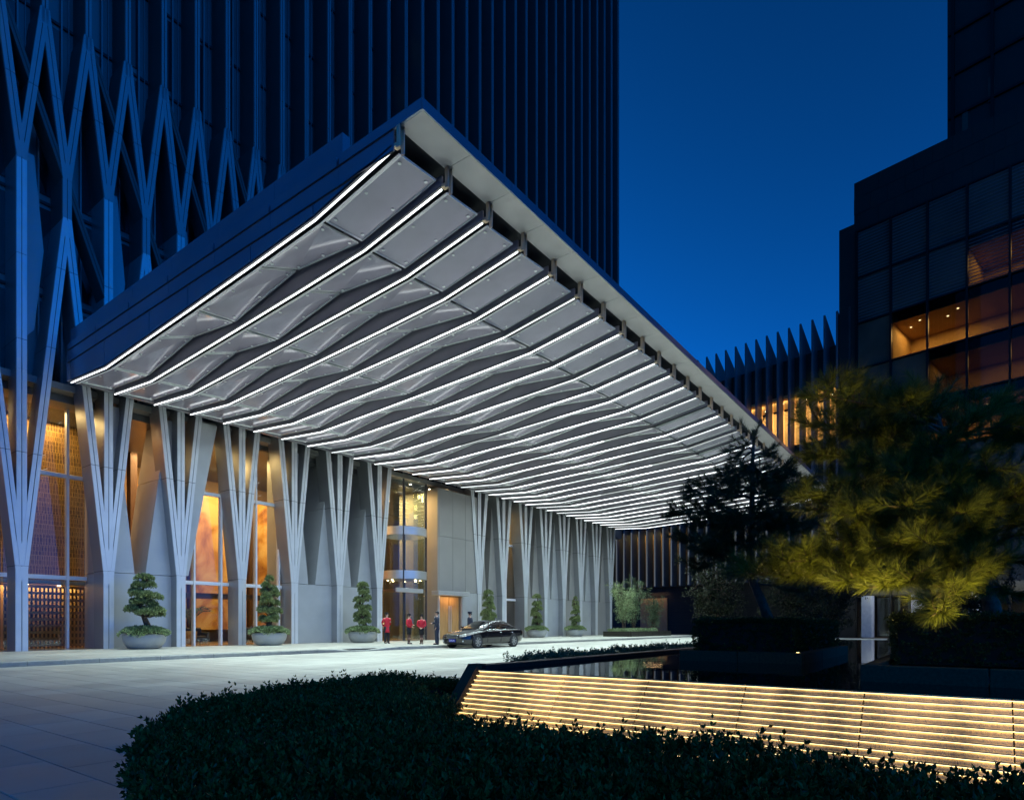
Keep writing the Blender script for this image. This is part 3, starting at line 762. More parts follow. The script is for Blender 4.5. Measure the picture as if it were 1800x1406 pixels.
hedge('box_hedge', 'dark squared hedge in the pool planter under the floodlit pine', [(6.75, -3.3), (9.3, -3.3), (9.3, .62), (6.75, .62)], .84, 1.30, 800, .026, 'leaf_box', hmax=.07, hmin=.03, sdens=700)
# ================================================================== PINES
def bez(a, b, c, n):
    t = np.linspace(0, 1, n)[:, None]; a, b, c = map(np.array, (a, b, c))
    return a * (1 - t) ** 2 + 2 * b * t * (1 - t) + c * t ** 2
def needles_on(pts, nlen, per, spread=.9, wid=.0035):
    """needles along a twig polyline (n,3): dense tufts pointing forward and out"""
    seg = pts[1:] - pts[:-1]; n = per
    f = rng.random(n) ** .7 * (len(seg) - 1e-6); i = f.astype(int)
    P = pts[i] + seg[i] * (f - i)[:, None]; D = unit(seg[i])
    side = unit(np.cross(D, rng.normal(size=(n, 3))))
    a = np.clip(rng.normal(.75, .28, n), .1, 1.5)[:, None] * spread
    d = unit(D * np.cos(a) + side * np.sin(a) + np.array([0, 0, .10]))
    L = nlen * (.7 + .45 * rng.random(n))[:, None]
    B = unit(np.cross(d, rng.normal(size=(n, 3)))) * wid
    tip = P + d * L + np.array([0, 0, -.06]) * L
    V = np.stack([P - B, P + B, tip], 1).reshape(-1, 3)
    return V, np.arange(3 * n).reshape(-1, 3)
def pine(name, label, base, trunk, boughs, nlen, m, twigs, per, tr=.09, wid=.0035, tl=(.16, .34)):
    o = thing(name, label, 'pine tree', base)
    mb = MB(); T = np.array(trunk); n = len(T)
    mb.tube([tuple(p) for p in T], [tr * (1 - .75 * k / (n - 1)) for k in range(n)], 8)
    mb.build('trunk', 'bark', o, True)
    parts = []; lb = MB()
    for (root, tip, sag, dens) in boughs:
        root, tip = np.array(root), np.array(tip); mid = (root + tip) / 2 + np.array([0, 0, sag]) + rng.normal(0, .08, 3)
        c = bez(root, mid, tip, 12); L = np.linalg.norm(tip - root)
        lb.tube([tuple(p) for p in c], [max(.02 * (1 - .8 * k / 11), .005) for k in range(12)], 5)
        k = int(twigs * L * dens)
        for q in range(k):
            f = .22 + .78 * (q + rng.random()) / k; i = min(int(f * 11), 10); p = c[i] + (c[i + 1] - c[i]) * (f * 11 - i)
            fw = (c[i + 1] - c[i]); fw /= np.linalg.norm(fw)
            sd = np.cross(fw, rng.normal(size=3)); sd /= np.linalg.norm(sd) + 1e-9; sd[2] *= .55
            l = rng.uniform(*tl) * (1.15 - .5 * f)
            e = p + (fw * .75 + sd * .9 + np.array([0, 0, .18])) * l
            tw = bez(p, (p + e) / 2 + rng.normal(0, .02, 3), e + np.array([0, 0, .04]), 5)
            lb.tube([tuple(v) for v in tw], [.0055, .005, .0045, .004, .003], 4, False)
            parts.append(needles_on(tw[1:], nlen, per, wid=wid))
        parts.append(needles_on(c[-4:], nlen, per * 2, wid=wid))
    tag(lb.build('limbs', 'bark', o), kind='stuff')
    V, F = join(parts); foliage('crown', V, F, m, o)
    return o
# wide floodlit pine in the near planter: trunk leans left, boughs reach over the water
tb = at(1752, 1112, 6.4)
T2 = [tb, at(1742, 1060, 6.4), at(1722, 1005, 6.35), at(1745, 950, 6.4), at(1715, 880, 6.4), at(1668, 810, 6.35), at(1650, 740, 6.3)]
def tp(f):
    f *= len(T2) - 1; i = min(int(f), len(T2) - 2); return T2[i] + (T2[i + 1] - T2[i]) * (f - i)
B2 = []
for (f, px, py, d, sag, dn) in [
    (.34, 1312, 1008, 5.3, .05, 1.3), (.36, 1375, 985, 5.2, .08, 1.2), (.38, 1420, 1000, 5.4, .06, 1.1), (.36, 1480, 1020, 5.1, .02, 1.2), (.34, 1545, 1030, 4.9, .05, 1.2),
    (.36, 1645, 1078, 4.5, .22, 1.6), (.36, 1600, 1020, 4.8, .15, 1.2), (.34, 1690, 1010, 5.0, .10, 1.1), (.32, 1765, 1045, 5.2, .12, 1.0), (.34, 1850, 1000, 5.4, .1, 1.0),
    (.45, 1500, 960, 5.6, .06, 1), (.46, 1560, 960, 5.2, .08, 1), (.5, 1620, 950, 5.0, .1, 1), (.45, 1830, 940, 5.6, .1, .9),
    (.6, 1425, 870, 5.6, .08, 1.1), (.62, 1430, 895, 5.7, .05, .8), (.62, 1500, 900, 5.3, .08, 1), (.6, 1580, 890, 5.0, .1, 1), (.58, 1680, 900, 5.0, .1, 1), (.6, 1800, 870, 5.4, .12, 1),
    (.72, 1430, 800, 6.0, .1, 1), (.75, 1500, 820, 5.6, .1, 1), (.75, 1590, 830, 5.3, .1, 1), (.72, 1740, 830, 5.4, .1, 1), (.7, 1850, 820, 6, .1, 1),
    (.85, 1415, 745, 6.3, .1, 1), (.85, 1480, 765, 6, .08, 1), (.9, 1560, 770, 5.8, .06, 1), (.88, 1700, 765, 5.9, .06, 1), (.85, 1790, 770, 6.2, .1, 1),
    (.95, 1520, 712, 6.5, .05, .8), (1, 1625, 690, 6.4, .05, .9), (1, 1560, 740, 6.2, .05, 1), (.97, 1720, 720, 6.3, .05, .9), (.95, 1790, 715, 6.6, .1, .8), (.8, 1640, 800, 5.5, .1, 1), (.66, 1470, 850, 6.6, .1, 1), (.68, 1560, 860, 6.9, .1, 1), (.7, 1760, 900, 6.9, .1, 1), (.8, 1600, 760, 7.0, .1, 1), (.55, 1640, 930, 6.9, .1, 1), (.5, 1540, 930, 6.8, .1, 1),
    (.62, 1660, 850, 5.2, .1, 1), (.78, 1850, 750, 6.2, .1, 1)]:
    B2.append((tp(f), at(px, py, d + (.55 if py > 970 else .2)), sag, dn))
for _ in range(14):
    f = rng.uniform(.4, 1); py = np.interp(f, [.3, 1], [1000, 720]) + rng.normal(0, 25); px = np.clip(rng.normal(1620, 110), 1410, 1840); B2.append((tp(f), at(px, py, rng.uniform(4.9, 7.2)), .08, .9))
pine('pine_tree', 'wide pine with long needles, its low boughs lit golden from below', tb, T2, B2, .15, 'needle', 24, 125, .09, .0019)
tb1 = at(1352, 1092, 9.3)
T1 = [tb1, at(1338, 1055, 9.3), at(1322, 1020, 9.3), at(1318, 960, 9.3), at(1322, 890, 9.3), at(1322, 820, 9.3), at(1325, 775, 9.3)]
def tp1(f):
    f *= len(T1) - 1; i = min(int(f), len(T1) - 2); return T1[i] + (T1[i + 1] - T1[i]) * (f - i)
B1 = []
for (f, px, py, d, sag) in [(1, 1325, 762, 9.3, .0), (.9, 1298, 800, 9.2, .05), (.9, 1350, 800, 9.2, .05), (.82, 1270, 850, 9.1, .05), (.8, 1385, 830, 9.2, .05), (.8, 1330, 830, 8.9, .05),
    (.7, 1215, 870, 9.2, .08), (.7, 1260, 885, 8.8, .05), (.7, 1400, 880, 9, .05), (.7, 1340, 880, 8.8, .05), (.66, 1430, 850, 9.6, .05), (.6, 1180, 905, 9.4, .1), (.6, 1215, 925, 8.9, .08), (.6, 1290, 925, 8.7, .05),
    (.6, 1390, 930, 8.8, .05), (.55, 1440, 920, 9.3, .05), (.5, 1195, 950, 9.2, .1), (.5, 1245, 970, 8.9, .08), (.5, 1330, 965, 8.7, .05), (.5, 1410, 970, 9, .05), (.42, 1220, 1000, 9.5, .1), (.4, 1290, 1005, 9, .06), (.4, 1370, 1000, 8.9, .06), (.4, 1440, 1000, 9.4, .06), (.6, 1270, 930, 10, .05), (.6, 1380, 900, 10, .05), (.75, 1290, 870, 9.9, .05), (.3, 1400, 1040, 9.2, .05)]:
    B1.append((tp1(f), at(px, py, d), sag, 1.0))
for _ in range(14):
    f = rng.uniform(.35, .95); w = np.interp(f, [.3, .7, 1], [130, 110, 25]); B1.append((tp1(f), at(1310 + rng.uniform(-1, 1) * w, np.interp(f, [.3, 1], [1010, 790]) + rng.normal(0, 15), rng.uniform(8.6, 10.1)), .06, .9))
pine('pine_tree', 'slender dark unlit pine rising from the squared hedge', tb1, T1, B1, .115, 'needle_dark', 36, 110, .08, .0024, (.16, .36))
# ground floodlights under the near pine
mat('lamp_black', (.02, .02, .02), .5, .5)
glow('flood_lens', (1.0, .72, .22), 8)
def floodlight(label, loc, aim, power, size=R(95)):
    loc = Vector(loc); dr = (Vector(aim) - loc).normalized()
    o = thing('floodlight', label, 'floodlight', loc - Vector((0, 0, .09)))
    MB().tube([loc - Vector((0, 0, .09)), loc - dr * .05], .012, 6).build('stake', 'lamp_black', o)
    MB().tube([loc - dr * .09, loc - dr * .02], [.03, .045], 12).build('housing', 'lamp_black', o)
    MB().tube([loc - dr * .019, loc - dr * .016], .036, 12).build('lens', 'flood_lens', o)
    l = bpy.data.lights.new('flood_beam', 'SPOT'); l.energy = power; l.color = (1.0, .80, .22); l.spot_size = size; l.spot_blend = .8; l.shadow_soft_size = .04
    s = bpy.data.objects.new('flood_beam', l); COL.objects.link(s); s.location = loc + dr * .02; s.rotation_euler = dr.to_track_quat('-Z', 'Y').to_euler()
    s.parent = o; s.matrix_parent_inverse = Matrix.Translation(-wloc(o))
floodlight('small black ground floodlight aimed up into the low golden boughs', (6.02, .60, .84), at(1480, 930, 5.6), 140, R(78))
floodlight('small black ground floodlight at the foot of the leaning pine trunk', (6.02, -.05, .84), at(1640, 880, 5.5), 80, R(80))
floodlight('small black ground floodlight on the corner of the hedge planter aimed at the tall boughs', (7.99, 1.66, .86), at(1540, 830, 5.6), 520, R(80))
# ================================================================== POTTED CLOUD-PRUNED TREES
mat('pot_stone', (.42, .42, .39), .55, 0, .08, 3, .1, 30)
def pad_leaves(c, rx, ry, rz, n, leaf):
    u = unit(rng.normal(size=(n, 3))); u[:, 2] = np.where(u[:, 2] < -.25, -u[:, 2] * .6, u[:, 2])
    P = np.array(c) + u * np.array([rx, ry, rz]) * (.82 + .2 * rng.random((n, 1)))
    return leaf_arrays(P, u + rng.normal(0, .55, (n, 3)) + np.array([0, 0, .3]), leaf * (.7 + .6 * rng.random(n)), .55)
def potted(label, x, y, tiers, lean, seed, pot_r=.86):
    global rng
    rng = np.random.default_rng(seed)
    o = thing('potted_tree', label, 'potted tree', (x, y, .15), 'potted trees along the columns')
    MB().lathe([(pot_r * .62, .15), (pot_r * .78, .22), (pot_r * .95, .45), (pot_r, .66), (pot_r * .97, .78), (pot_r * .9, .80), (pot_r * .88, .70)], 32, (x, y)).build('bowl', 'pot_stone', o, True)
    n = 3600; a = rng.random(n) * 2 * np.pi; r = pot_r * 1.12 * np.sqrt(rng.random(n)); z = .98 + .14 * np.cos(r / pot_r * 1.4) - .42 * np.clip(r / pot_r - .72, 0, 1) ** 1.3 * (1 + .5 * np.sin(a * 5)) * 1.3
    P = np.stack([x + r * np.cos(a), y + r * np.sin(a), z - .05 * rng.random(n)], 1)
    D = np.stack([np.cos(a) * (.3 + r), np.sin(a) * (.3 + r), .5 + rng.normal(0, .5, n)], 1) + rng.normal(0, .5, (n, 3))
    V, F = leaf_arrays(P, D, .11 * (.6 + .7 * rng.random(n)), .6); foliage('ground_cover', V, F, 'leaf_pale', o)
    MB().lathe([(pot_r * .86, .7), (pot_r * .8, .86), (pot_r * .3, .95)], 20, (x, y)).build('soil', 'hedge_core', o)
    # trunk, fluted, with branches into each tier
    top = tiers[-1][0]; pts = [(x + lean * math.sin(h * 2.2) * .18, y + .1 * math.cos(h * 2.4), h) for h in np.linspace(.85, top, 8)]
    MB().tube(pts, [.16, .13, .10, .09, .075, .06, .05, .03], 8).build('trunk', 'bark', o, True)
    parts = []; lb = MB()
    for (h, rad, th, npad) in tiers:
        b = pts[min(int((h - .85) / (top - .85) * 7), 7)]
        for k in range(npad):
            an = 2 * math.pi * (k + rng.random() * .5) / npad + h * 1.7; q = rad * (.62 if npad > 1 else 0) * rng.uniform(.85, 1.1)
            c = (x + q * math.cos(an), y + q * math.sin(an), h + rng.uniform(-.16, .16))
            lb.tube([b, ((b[0] + c[0]) / 2, (b[1] + c[1]) / 2, (b[2] + c[2]) / 2 - .06), c], [.035, .028, .015], 5)
            pr = rad * (.50 if npad > 1 else 1) * rng.uniform(.65, 1.25)
            parts.append(pad_leaves(c, pr, pr, th * 1.45, int(1000 * pr / .4), .085))
            parts.append(pad_leaves(c, pr * .7, pr * .7, th * .6, int(300 * pr / .4), .085))
    tag(lb.build('branches', 'bark', o), kind='stuff')
    V, F = join(parts); foliage('crown', V, F, 'leaf_bonsai', o)
    return o
XP = lambda px, yy: (.805 * yy + .593 * yy * (px - 900) / 1098) / (.593 - .805 * (px - 900) / 1098)
PYY = 29.35
potted('potted tree with open layered pads and bare trunk showing, by the first solid bay', XP(253, PYY), PYY, [(1.75, .78, .15, 6), (2.15, .55, .13, 4), (2.5, .62, .16, 5), (3.0, .45, .15, 3), (3.35, .32, .14, 1)], 1, 11)
potted('dense upright potted tree in front of the gold painted screens', XP(473, PYY), PYY, [(1.45, .5, .16, 5), (1.85, .52, .18, 5), (2.3, .5, .17, 4), (2.75, .46, .17, 4), (3.15, .38, .16, 3), (3.5, .27, .16, 1)], -1, 12)
potted('dense narrow potted tree beside the person in the long red coat', XP(637, PYY), PYY, [(1.4, .46, .17, 5), (1.8, .5, .18, 5), (2.25, .5, .18, 4), (2.7, .46, .17, 4), (3.15, .4, .17, 3), (3.5, .3, .16, 1)], 1, 13)
potted('potted tree of rounded stacked lumps standing behind the black car', XP(858, PYY), PYY, [(1.45, .42, .2, 4), (1.95, .52, .24, 4), (2.55, .5, .22, 4), (3.1, .42, .22, 3), (3.5, .32, .2, 1)], -1, 14)
potted('potted tree with warm light on its side, next past the rear of the car', XP(943, PYY), PYY, [(1.4, .45, .2, 5), (1.9, .5, .2, 4), (2.4, .5, .2, 4), (2.95, .42, .2, 3), (3.4, .28, .2, 1)], 1, 15)
potted('potted tree with slanting crooked crown, last of the row towards the granite planter', XP(1011, PYY), PYY, [(1.4, .4, .18, 4), (1.8, .45, .2, 4), (2.3, .45, .2, 4), (2.8, .36, .2, 3), (3.25, .34, .2, 2), (3.6, .2, .16, 1)], -2, 16)
# granite planter with two leafy shrubs beyond the columns
gp = thing('granite_planter', 'long low dark granite planter filled with pale ground cover past the last column', 'planter', (54.5, 25.2, .15))
for k in range(6): MB().bbox(50.6 + 1.5 * k, 52.08 + 1.5 * k, 24.2, 24.35, .1, .62, .01).build('stone_slab', 'granite_dark', gp)
MB().bbox(50.55, 50.7, 24.36, 27, .1, .62, .01).build('stone_slab', 'granite_dark', gp)
MB().box(50.7, 59.6, 24.36, 27, .1, .5).build('soil', 'hedge_core', gp)
n = 7000; P = np.stack([rng.uniform(50.9, 56.5, n), rng.uniform(24.3, 26.8, n), .55 + .28 * rng.random(n)], 1)
V, F = leaf_arrays(P, rng.normal(0, .7, (n, 3)) + np.array([0, -.4, .6]), .13 * (.6 + .7 * rng.random(n)), .6); foliage('ground_cover', V, F, 'leaf_pale', gp)
def shrub(label, c, h, rad, stems, m, seed, leaf=.10):
    global rng
    rng = np.random.default_rng(seed)
    o = thing('leafy_shrub', label, 'shrub', c); mb = MB(); parts = []
    for k in range(stems):
        a = 2 * math.pi * k / stems + rng.random(); e = (c[0] + rad * .75 * math.cos(a) * rng.uniform(.6, 1), c[1] + rad * .75 * math.sin(a) * rng.uniform(.6, 1), c[2] + h * rng.uniform(.75, 1))
        p = bez((c[0] + .1 * math.cos(a), c[1] + .1 * math.sin(a), c[2]), (c[0] + .15 * math.cos(a), c[1] + .15 * math.sin(a), c[2] + h * .5), e, 9)
        mb.tube([tuple(q) for q in p], [.035 - .003 * i for i in range(9)], 5)
        for q in p[3:]:
            for _ in range(5):
                e2 = q + rng.normal(0, rad * .26, 3); mb.tube([tuple(q), tuple(e2)], [.01, .004], 4, False)
                n = 34; PP = e2 + rng.normal(0, .13, (n, 3)); parts.append(leaf_arrays(PP, rng.normal(size=(n, 3)) + np.array([0, 0, .4]), leaf * (.6 + .7 * rng.random(n)), .55))
    tag(mb.build('stems', 'bark', o), kind='stuff')
    V, F = join(parts); foliage('crown', V, F, m, o)
shrub('pale leafy multi-stemmed shrub at the column end of the granite planter', (51.9, 25.6, .5), 4.3, 1.2, 6, 'leaf_pale', 21)
shrub('greener bushy shrub farther along the granite planter', (54.4, 25.8, .5), 4.4, 1.15, 6, 'leaf_shrub', 22)
shrub('dim shrub in shade before the timber doors at the far end', (61.5, 27.0, .1), 4.0, 1.2, 5, 'leaf_shrub', 23)

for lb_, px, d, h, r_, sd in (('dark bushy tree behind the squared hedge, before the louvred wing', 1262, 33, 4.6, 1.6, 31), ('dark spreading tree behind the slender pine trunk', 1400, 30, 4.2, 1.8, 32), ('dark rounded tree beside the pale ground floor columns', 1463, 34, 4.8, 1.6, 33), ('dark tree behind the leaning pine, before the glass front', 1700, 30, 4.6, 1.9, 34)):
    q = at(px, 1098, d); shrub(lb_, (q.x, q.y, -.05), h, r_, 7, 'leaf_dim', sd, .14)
# ================================================================== BLACK SALOON CAR
mat('car_paint', (.008, .008, .010), .18, .2, .05, 3, coat=1.0)
mat('car_glass', (.012, .013, .014), .04, 0, .1, 2, spec=.8)
mat('chrome', (.75, .75, .76), .12, 1.0, .02, 2)
mat('rubber', (.018, .018, .019), .75)
mat('alloy', (.45, .45, .46), .3, .9)
mat('head_lens', (.75, .77, .80), .1, .3, .15, 12, coat=1.0)
mat('tail_lens', (.25, .01, .01), .15, 0)
mat('plate_blue', (.02, .03, .30), .4)
mat('plate_white', (.75, .76, .8), .5)
car = thing('parked_car', 'glossy black saloon car waiting at the kerb by the entrance', 'car', (26.5, 21.33, 0))
CXo, CYo = 23.82, 21.33
def cs(hw, zb, zs, zc, n_tuck=.92):
    """half section from the sill round to the centre line: (y,z)"""
    h = [(hw * .80, zb), (hw * .93, zb + .03), (hw * .985, zb + .16), (hw, zb + (zs - zb) * .5), (hw * .985, zs - .06), (hw * .955, zs), (hw * .84, zs + (zc - zs) * .55), (hw * .5, zs + (zc - zs) * .92), (0, zc)]
    return [(y, z) for y, z in h] + [(-y, z) for y, z in h[-2::-1]]
st = [(0.0, .62, .34, .56, .60), (.05, .74, .26, .60, .66), (.18, .83, .20, .66, .73), (.45, .89, .18, .72, .81), (.9, .925, .18, .79, .89), (1.45, .935, .18, .86, .96), (1.75, .935, .18, .89, .98),
      (2.6, .935, .18, .91, .99), (3.6, .935, .18, .94, 1.01), (4.2, .925, .19, .96, 1.03), (4.6, .90, .22, .96, 1.02), (4.9, .86, .28, .93, .99), (5.06, .78, .36, .86, .90), (5.1, .70, .42, .78, .80)]
rings = [[(CXo + x, CYo + y, z) for y, z in cs(hw, zb, zs, zc)] for x, hw, zb, zs, zc in st]
body = MB().loft(rings).build('body', 'car_paint', car, True)
cb = [(1.50, .80, .95, .955), (2.35, .70, 1.37, .60), (2.7, .69, 1.44, .58), (3.2, .69, 1.455, .58), (3.6, .70, 1.42, .58), (4.0, .73, 1.28, .62), (4.62, .78, 1.02, .74)]
cab = []
for x, hb, zt, ht in [(1.45, .80, .96, .79), (1.9, .81, 1.19, .70), (2.4, .82, 1.385, .62), (2.75, .82, 1.45, .60), (3.2, .82, 1.465, .595), (3.6, .82, 1.43, .60), (4.05, .81, 1.27, .65), (4.35, .80, 1.13, .70), (4.6, .78, 1.03, .75)]:
    zb = .93
    h = [(hb, zb), (hb - (hb - ht) * .55, zb + (zt - zb) * .6), (ht, zt - .035), (ht * .86, zt - .008), (ht * .4, zt), (0, zt + .004)]
    h2 = h + [(-y, z) for y, z in h[-2::-1]]
    cab.append([(CXo + x, CYo + y, z) for y, z in h2])
MB().loft(cab).build('roof', 'car_paint', car, True)
def cab_pt(x, v, s, off=.008):
    """a point on the cabin side: v 0 at the belt, 1 at the roof edge"""
    T = [(1.45, .80, .96, .79), (1.9, .81, 1.19, .70), (2.4, .82, 1.385, .62), (2.75, .82, 1.45, .60), (3.2, .82, 1.465, .595), (3.6, .82, 1.43, .60), (4.05, .81, 1.27, .65), (4.35, .80, 1.13, .70), (4.6, .78, 1.03, .75)]
    xs = [t[0] for t in T]; hb = np.interp(x, xs, [t[1] for t in T]); zt = np.interp(x, xs, [t[2] for t in T]); ht = np.interp(x, xs, [t[3] for t in T])
    if v < .6: y = hb - (hb - ht) * .55 * v / .6
    else: y = (hb - (hb - ht) * .55) + (ht - (hb - (hb - ht) * .55)) * (v - .6) / .4
    z = .93 + (zt - .035 - .93) * v
    return (CXo + float(x), CYo + s * (float(y) + off), float(z))
for s in (-1, 1):
    for xa, xb, in ((1.78, 2.86), (2.92, 3.86), (3.92, 4.28)):
        mb = MB(); nx = 8; V = []
        for i in range(nx + 1):
            x = xa + (xb - xa) * i / nx
            for v in (.12, .35, .62, .9): V.append(cab_pt(x, v, s))
        mb.add(V, [(i * 4 + j, (i + 1) * 4 + j, (i + 1) * 4 + j + 1, i * 4 + j + 1) for i in range(nx) for j in range(3)])
        mb.build('side_window', 'car_glass', car, True)
    mb = MB(); mb.tube([cab_pt(x, .07, s, .01) for x in np.linspace(1.7, 4.35, 12)], .010, 5).build('chrome_strip', 'chrome', car)
def screen(x0, z0, y0, x1, z1, y1):
    mb = MB(); V = []
    for i in range(5):
        f = i / 4
        for j in range(7):
            u = -1 + j / 3; V.append((CXo + x0 + (x1 - x0) * f + .05 * abs(u) ** 2 * (1 if x1 > x0 else -1), CYo + (y0 + (y1 - y0) * f) * u, z0 + (z1 - z0) * f + .012 - .015 * u * u))
    return mb.add(V, [(i * 7 + j, i * 7 + j + 1, (i + 1) * 7 + j + 1, (i + 1) * 7 + j) for i in range(4) for j in range(6)])
screen(1.50, 1.005, .74, 2.36, 1.395, .57).build('windscreen', 'car_glass', car, True)
screen(4.52, 1.075, .66, 3.72, 1.405, .54).build('rear_window', 'car_glass', car, True)
for wx in (.92, 4.03):
    for s in (-1, 1):
        wy = CYo + s * .835; X = CXo + wx
        def disc(r, ya, yb, n=28):
            return [(ya, r), (yb, r)]
        mb = MB(); prof = [(.22, -.11), (.315, -.115), (.335, -.09), (.338, 0), (.335, .09), (.315, .115), (.235, .118), (.22, .08)]
        n = 28; V = [(X + r * math.cos(2 * math.pi * k / n), wy + s * y, .338 + r * math.sin(2 * math.pi * k / n)) for r, y in prof for k in range(n)]
        mb.add(V, [(i * n + k, i * n + (k + 1) % n, (i + 1) * n + (k + 1) % n, (i + 1) * n + k) for i in range(len(prof) - 1) for k in range(n)])
        w = mb.build('wheel', 'rubber', car, True)
        rim = MB()
        for k in range(7):
            a = 2 * math.pi * k / 7; ca, sa = math.cos(a), math.sin(a); u = .034
            P_ = lambda r, t, y: (X + r * ca - t * sa, wy + s * y, .338 + r * sa + t * ca)
            rim.add([P_(.03, -u, .10), P_(.03, u, .10), P_(.225, u * .8, .112), P_(.225, -u * .8, .112), P_(.03, -u, .05), P_(.03, u, .05), P_(.225, u * .8, .07), P_(.225, -u * .8, .07)], [(0, 1, 2, 3), (4, 7, 6, 5), (0, 3, 7, 4), (1, 5, 6, 2), (2, 6, 7, 3), (0, 4, 5, 1)])
        rim.tube([(X + .225 * math.cos(t), wy + s * .105, .338 + .225 * math.sin(t)) for t in np.linspace(0, 2 * math.pi, 25)], .012, 5, False)
        rim.tube([(X, wy + s * .06, .338), (X, wy + s * .115, .338)], .05, 10)
        tag(rim.build('rim', 'alloy', w), kind='stuff')
        MB().tube([(X, wy + s * .02, .338), (X, wy + s * .045, .338)], .222, 20).build('brake_disc', 'lamp_black', w)
        MB().tube([(X + .375 * math.cos(t), CYo + s * .915, .35 + .375 * math.sin(t)) for t in np.linspace(-.15, math.pi + .15, 16)], .022, 5).build('wheel_arch', 'car_paint', car, True)
        MB().tube([(X, CYo + s * .80, .35), (X, CYo + s * .9355, .35)], .368, 28).build('wheel_well', 'rubber', car)
for s in (-1, 1):
    # swept headlamp wrapping the front corner
    V = []
    for f in np.linspace(0, 1, 6):
        x = .12 + .50 * f; y = .50 + .385 * f ** .6
        V += [(CXo + x - .055 * (1 - f), CYo + s * (y + .02), .60 + .05 * f), (CXo + x, CYo + s * (y - .05), .685 + .075 * f)]
    MB().add(V, [(2 * i, 2 * i + 2, 2 * i + 3, 2 * i + 1) for i in range(5)]).build('headlight', 'head_lens', car, True)
    MB().bbox(CXo + .02, CXo + .10, CYo + s * .62 - .09, CYo + s * .62 + .09, .34, .42, .02).build('fog_light', 'head_lens', car)
    MB().bbox(CXo + 4.95, CXo + 5.08, CYo + s * .62 - .16, CYo + s * .62 + .16, .68, .86, .03).build('tail_light', 'tail_lens', car)
    MB().lathe([(.05, 1.0), (.085, 1.03), (.095, 1.08), (.085, 1.13), (.04, 1.15)], 12, (CXo + 1.88, CYo + s * .97), .8, 1.2).build('wing_mirror', 'car_paint', car, True)
    for x in (2.72, 3.75): MB().bbox(CXo + x, CXo + x + .2, CYo + s * .945 - .012, CYo + s * .945 + .012, .80, .83, .006).build('door_handle', 'chrome', car)
    for x in (1.72, 2.86, 3.86): MB().box(CXo + x, CXo + x + .012, CYo + s * .934 - .004, CYo + s * .934 + .004, .26, .90).build('door_seam', 'rubber', car)
    MB().tube([(CXo + .95, CYo + s * .915, .20), (CXo + 4.3, CYo + s * .915, .20)], .014, 5).build('sill_strip', 'chrome', car)
gr = MB().bbox(CXo - .01, CXo + .06, CYo - .40, CYo + .40, .48, .70, .02).build('grille', 'lamp_black', car)
for k in range(4): MB().box(CXo - .022, CXo - .011, CYo - .38, CYo + .38, .505 + .045 * k, .52 + .045 * k).build('grille_bar', 'chrome', gr)
MB().tube([(CXo - .015, CYo - .40, .70), (CXo - .015, CYo + .40, .70)], .014, 6).build('grille_trim', 'chrome', gr)
MB().tube([(CXo + .04, CYo, .70), (CXo + .04, CYo, .78)], .006, 5).build('bonnet_ornament', 'chrome', car)
pt = MB().bbox(CXo - .035, CXo - .012, CYo - .22, CYo + .22, .335, .475, .004).build('number_plate', 'plate_blue', car)
for k in range(6):   # worn, unreadable characters
    y = CYo - .155 + .06 * k; mb = MB()
    mb.box(CXo - .0375, CXo - .0352, y - .018, y - .009, .365, .445)
    mb.box(CXo - .0378, CXo - .0353, y - .009, y + .016, (.43, .40, .365)[k % 3], (.442, .412, .378)[k % 3])
    if k % 2: mb.box(CXo - .0376, CXo - .0354, y + .007, y + .016, .37, .43)
    tag(mb.build('character', 'plate_white', pt), kind='stuff')
MB().bbox(CXo + .0, CXo + .12, CYo - .55, CYo + .55, .23, .33, .02).build('air_intake', 'lamp_black', car)
